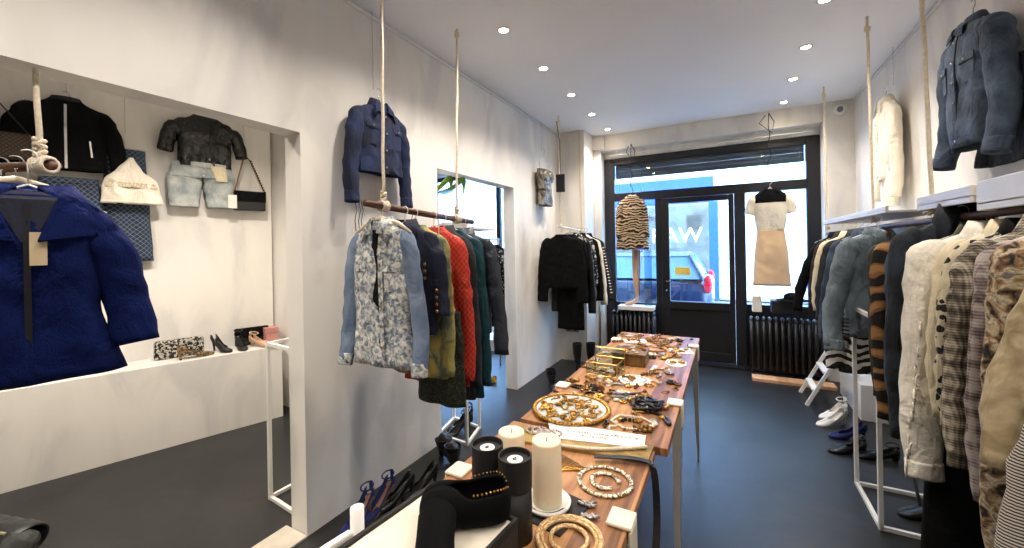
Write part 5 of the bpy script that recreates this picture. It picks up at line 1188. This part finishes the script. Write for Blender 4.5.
ld = bpy.data.lights.new('shop_fill_light', 'AREA'); ld.size = 2.5; ld.energy = 6; ld.color = (1, .9, .78); lo = bpy.data.objects.new('shop_fill_light', ld); C.objects.link(lo); lo.location = (-1.9, FYB + .9, 3.1)  # unseen fill light, added to brighten the shop interior
obj('shop_pane', box(B(), -3.45, -.42, .03, .04, .5, 2.62), GL, bl)
WHT = mat('white_lettering', cols=((250, 250, 250),), rough=.5, bump=0)
text_mesh(bl, 'RAW', .58, WHT, Matrix.Translation((-1.25, .02, 1.72)) @ Matrix.Rotation(R90, 4, 'X'), .01)
text_mesh(bl, 'HOT', .22, mat('navy_lettering', cols=((60, 74, 110),), rough=.6, bump=0), Matrix.Translation((1.62, -.01, 2.92)) @ Matrix.Rotation(R90, 4, 'X'), .01, 'sign_lettering')
b = B()
for x0 in (-3.4, -2.2):
    for k in range(11): tube(b, [(x0 + k * .09, -.12, 3.55), (x0 + k * .09 + .04, -.12, 3.75), (x0 + k * .09, -.12, 3.95)], .015, 5)
    for z in (3.55, 3.95): tube(b, [(x0 - .05, -.12, z), (x0 + .97, -.12, z)], .02, 6)
obj('balcony_railing', b, mat('blue_grey_iron', cols=((104, 120, 150),), rough=.6), bl)
for x0 in (-3.3, -2.1, 1.6, 3.2): obj('window', box(B(), x0, x0 + .8, -.02, .0, 3.5, 5.3), mat('window_grey', cols=((170, 184, 200),), rough=.3), bl)
# other buildings seen through the back room window
o = obj('side_building', box(B(), -16, -5.2, 10.4, 10.9, 0, 8), mat('white_siding', 'stripes', ((196, 204, 214), (240, 242, 244)), sc=16., rough=.7, bump=0)); tag(o, 'pale striped building seen through the back room window', 'building')
# parked car
CP = mat('navy_car_paint', cols=((30, 44, 72),), rough=.25, bump=0, coat=.6, sc=1)
g = empty('parked_car', (-.22, 7.9, -.06), PI, 'dark blue hatchback parked in the street outside the door', 'car')
# local +x runs from the rear of the car to its front
sec = [(-.02, .62, .35, .95), (.05, .74, .28, 1.02), (.35, .80, .26, 1.08), (1.0, .84, .25, 1.06), (2.4, .85, .25, 1.02), (3.1, .82, .26, .98), (3.7, .78, .28, .86), (4.0, .62, .36, .72)]
vs, fs = [], []
for x, w_, zb, zt in sec:
    for k in range(16):
        a = 2 * PI * k / 16; vs.append((x, sgnp(math.cos(a), .45) * w_, (zb + zt) / 2 + sgnp(math.sin(a), .5) * (zt - zb) / 2))
for i in range(len(sec) - 1):
    for k in range(16): fs.append((i * 16 + k, i * 16 + (k + 1) % 16, i * 16 + 16 + (k + 1) % 16, i * 16 + 16 + k))
fs += [tuple(range(15, -1, -1)), tuple(range(112, 128))]
obj('body', (vs, fs), CP, g, True, sub=1)
b = B()
def cab(b, rows):
    rr = [[b.verts.new(p) for p in ((x0, -w_, z), (x0, w_, z), (x1, w_, z), (x1, -w_, z))] for x0, x1, w_, z in rows]
    for A_, D_ in zip(rr, rr[1:]):
        for k in range(4): b.faces.new((A_[k], A_[(k + 1) % 4], D_[(k + 1) % 4], D_[k]))
    b.faces.new(rr[-1]); return b
obj('window_glass', cab(B(), [(.12, 3.0, .78, .98), (.32, 2.35, .68, 1.36)]), mat('car_glass', cols=((120, 150, 176),), rough=.1, bump=0, coat=.5), g)
obj('roof', cab(B(), [(.30, 2.38, .70, 1.36), (.38, 2.2, .62, 1.42)]), CP, g, bev=.03)
for x0, x1 in ((.13, .33), (1.15, 1.12), (2.98, 2.33)):
    b = B()
    for s in (-1, 1): tube(b, [(x0, s * .785, .98), (x1, s * .69, 1.37)], .03, 6)
    obj('pillar', b, CP, g)
M_tail = mat('tail_lamp_red', cols=((226, 30, 50),), rough=.2, bump=0)
for s in (-1, 1):
    b = B(); ball(b, (.06, s * .76, .90), .12, .55, .3, 1.25, 14, 10); obj('tail_light', b, M_tail, g, True)
    for x in (.75, 3.2):
        b = B(); lathe(b, [(.12, -.1), (.32, -.1), (.33, .0), (.32, .1), (.12, .1)], 28)
        o = obj('wheel', b, mat('tyre', cols=((24, 24, 26),), rough=.7), g, True, loc=(x, s * .80, .33)); o.rotation_euler = (R90, 0, 0)
    b = B(); ball(b, (2.35, s * .93, 1.05), .1, 1, .9, .7, 12, 8); obj('wing_mirror', b, CP, g, True)
tag(obj('yellow_notice', box(B(), -.60, -.42, WY + .024, WY + .028, 1.10, 1.20), mat('yellow_plate', cols=((236, 206, 90),), rough=.5)), 'small yellow notice stuck on the door glass', 'notice')
for o in protos.values():
    if not o.get('label'): bpy.data.objects.remove(o)
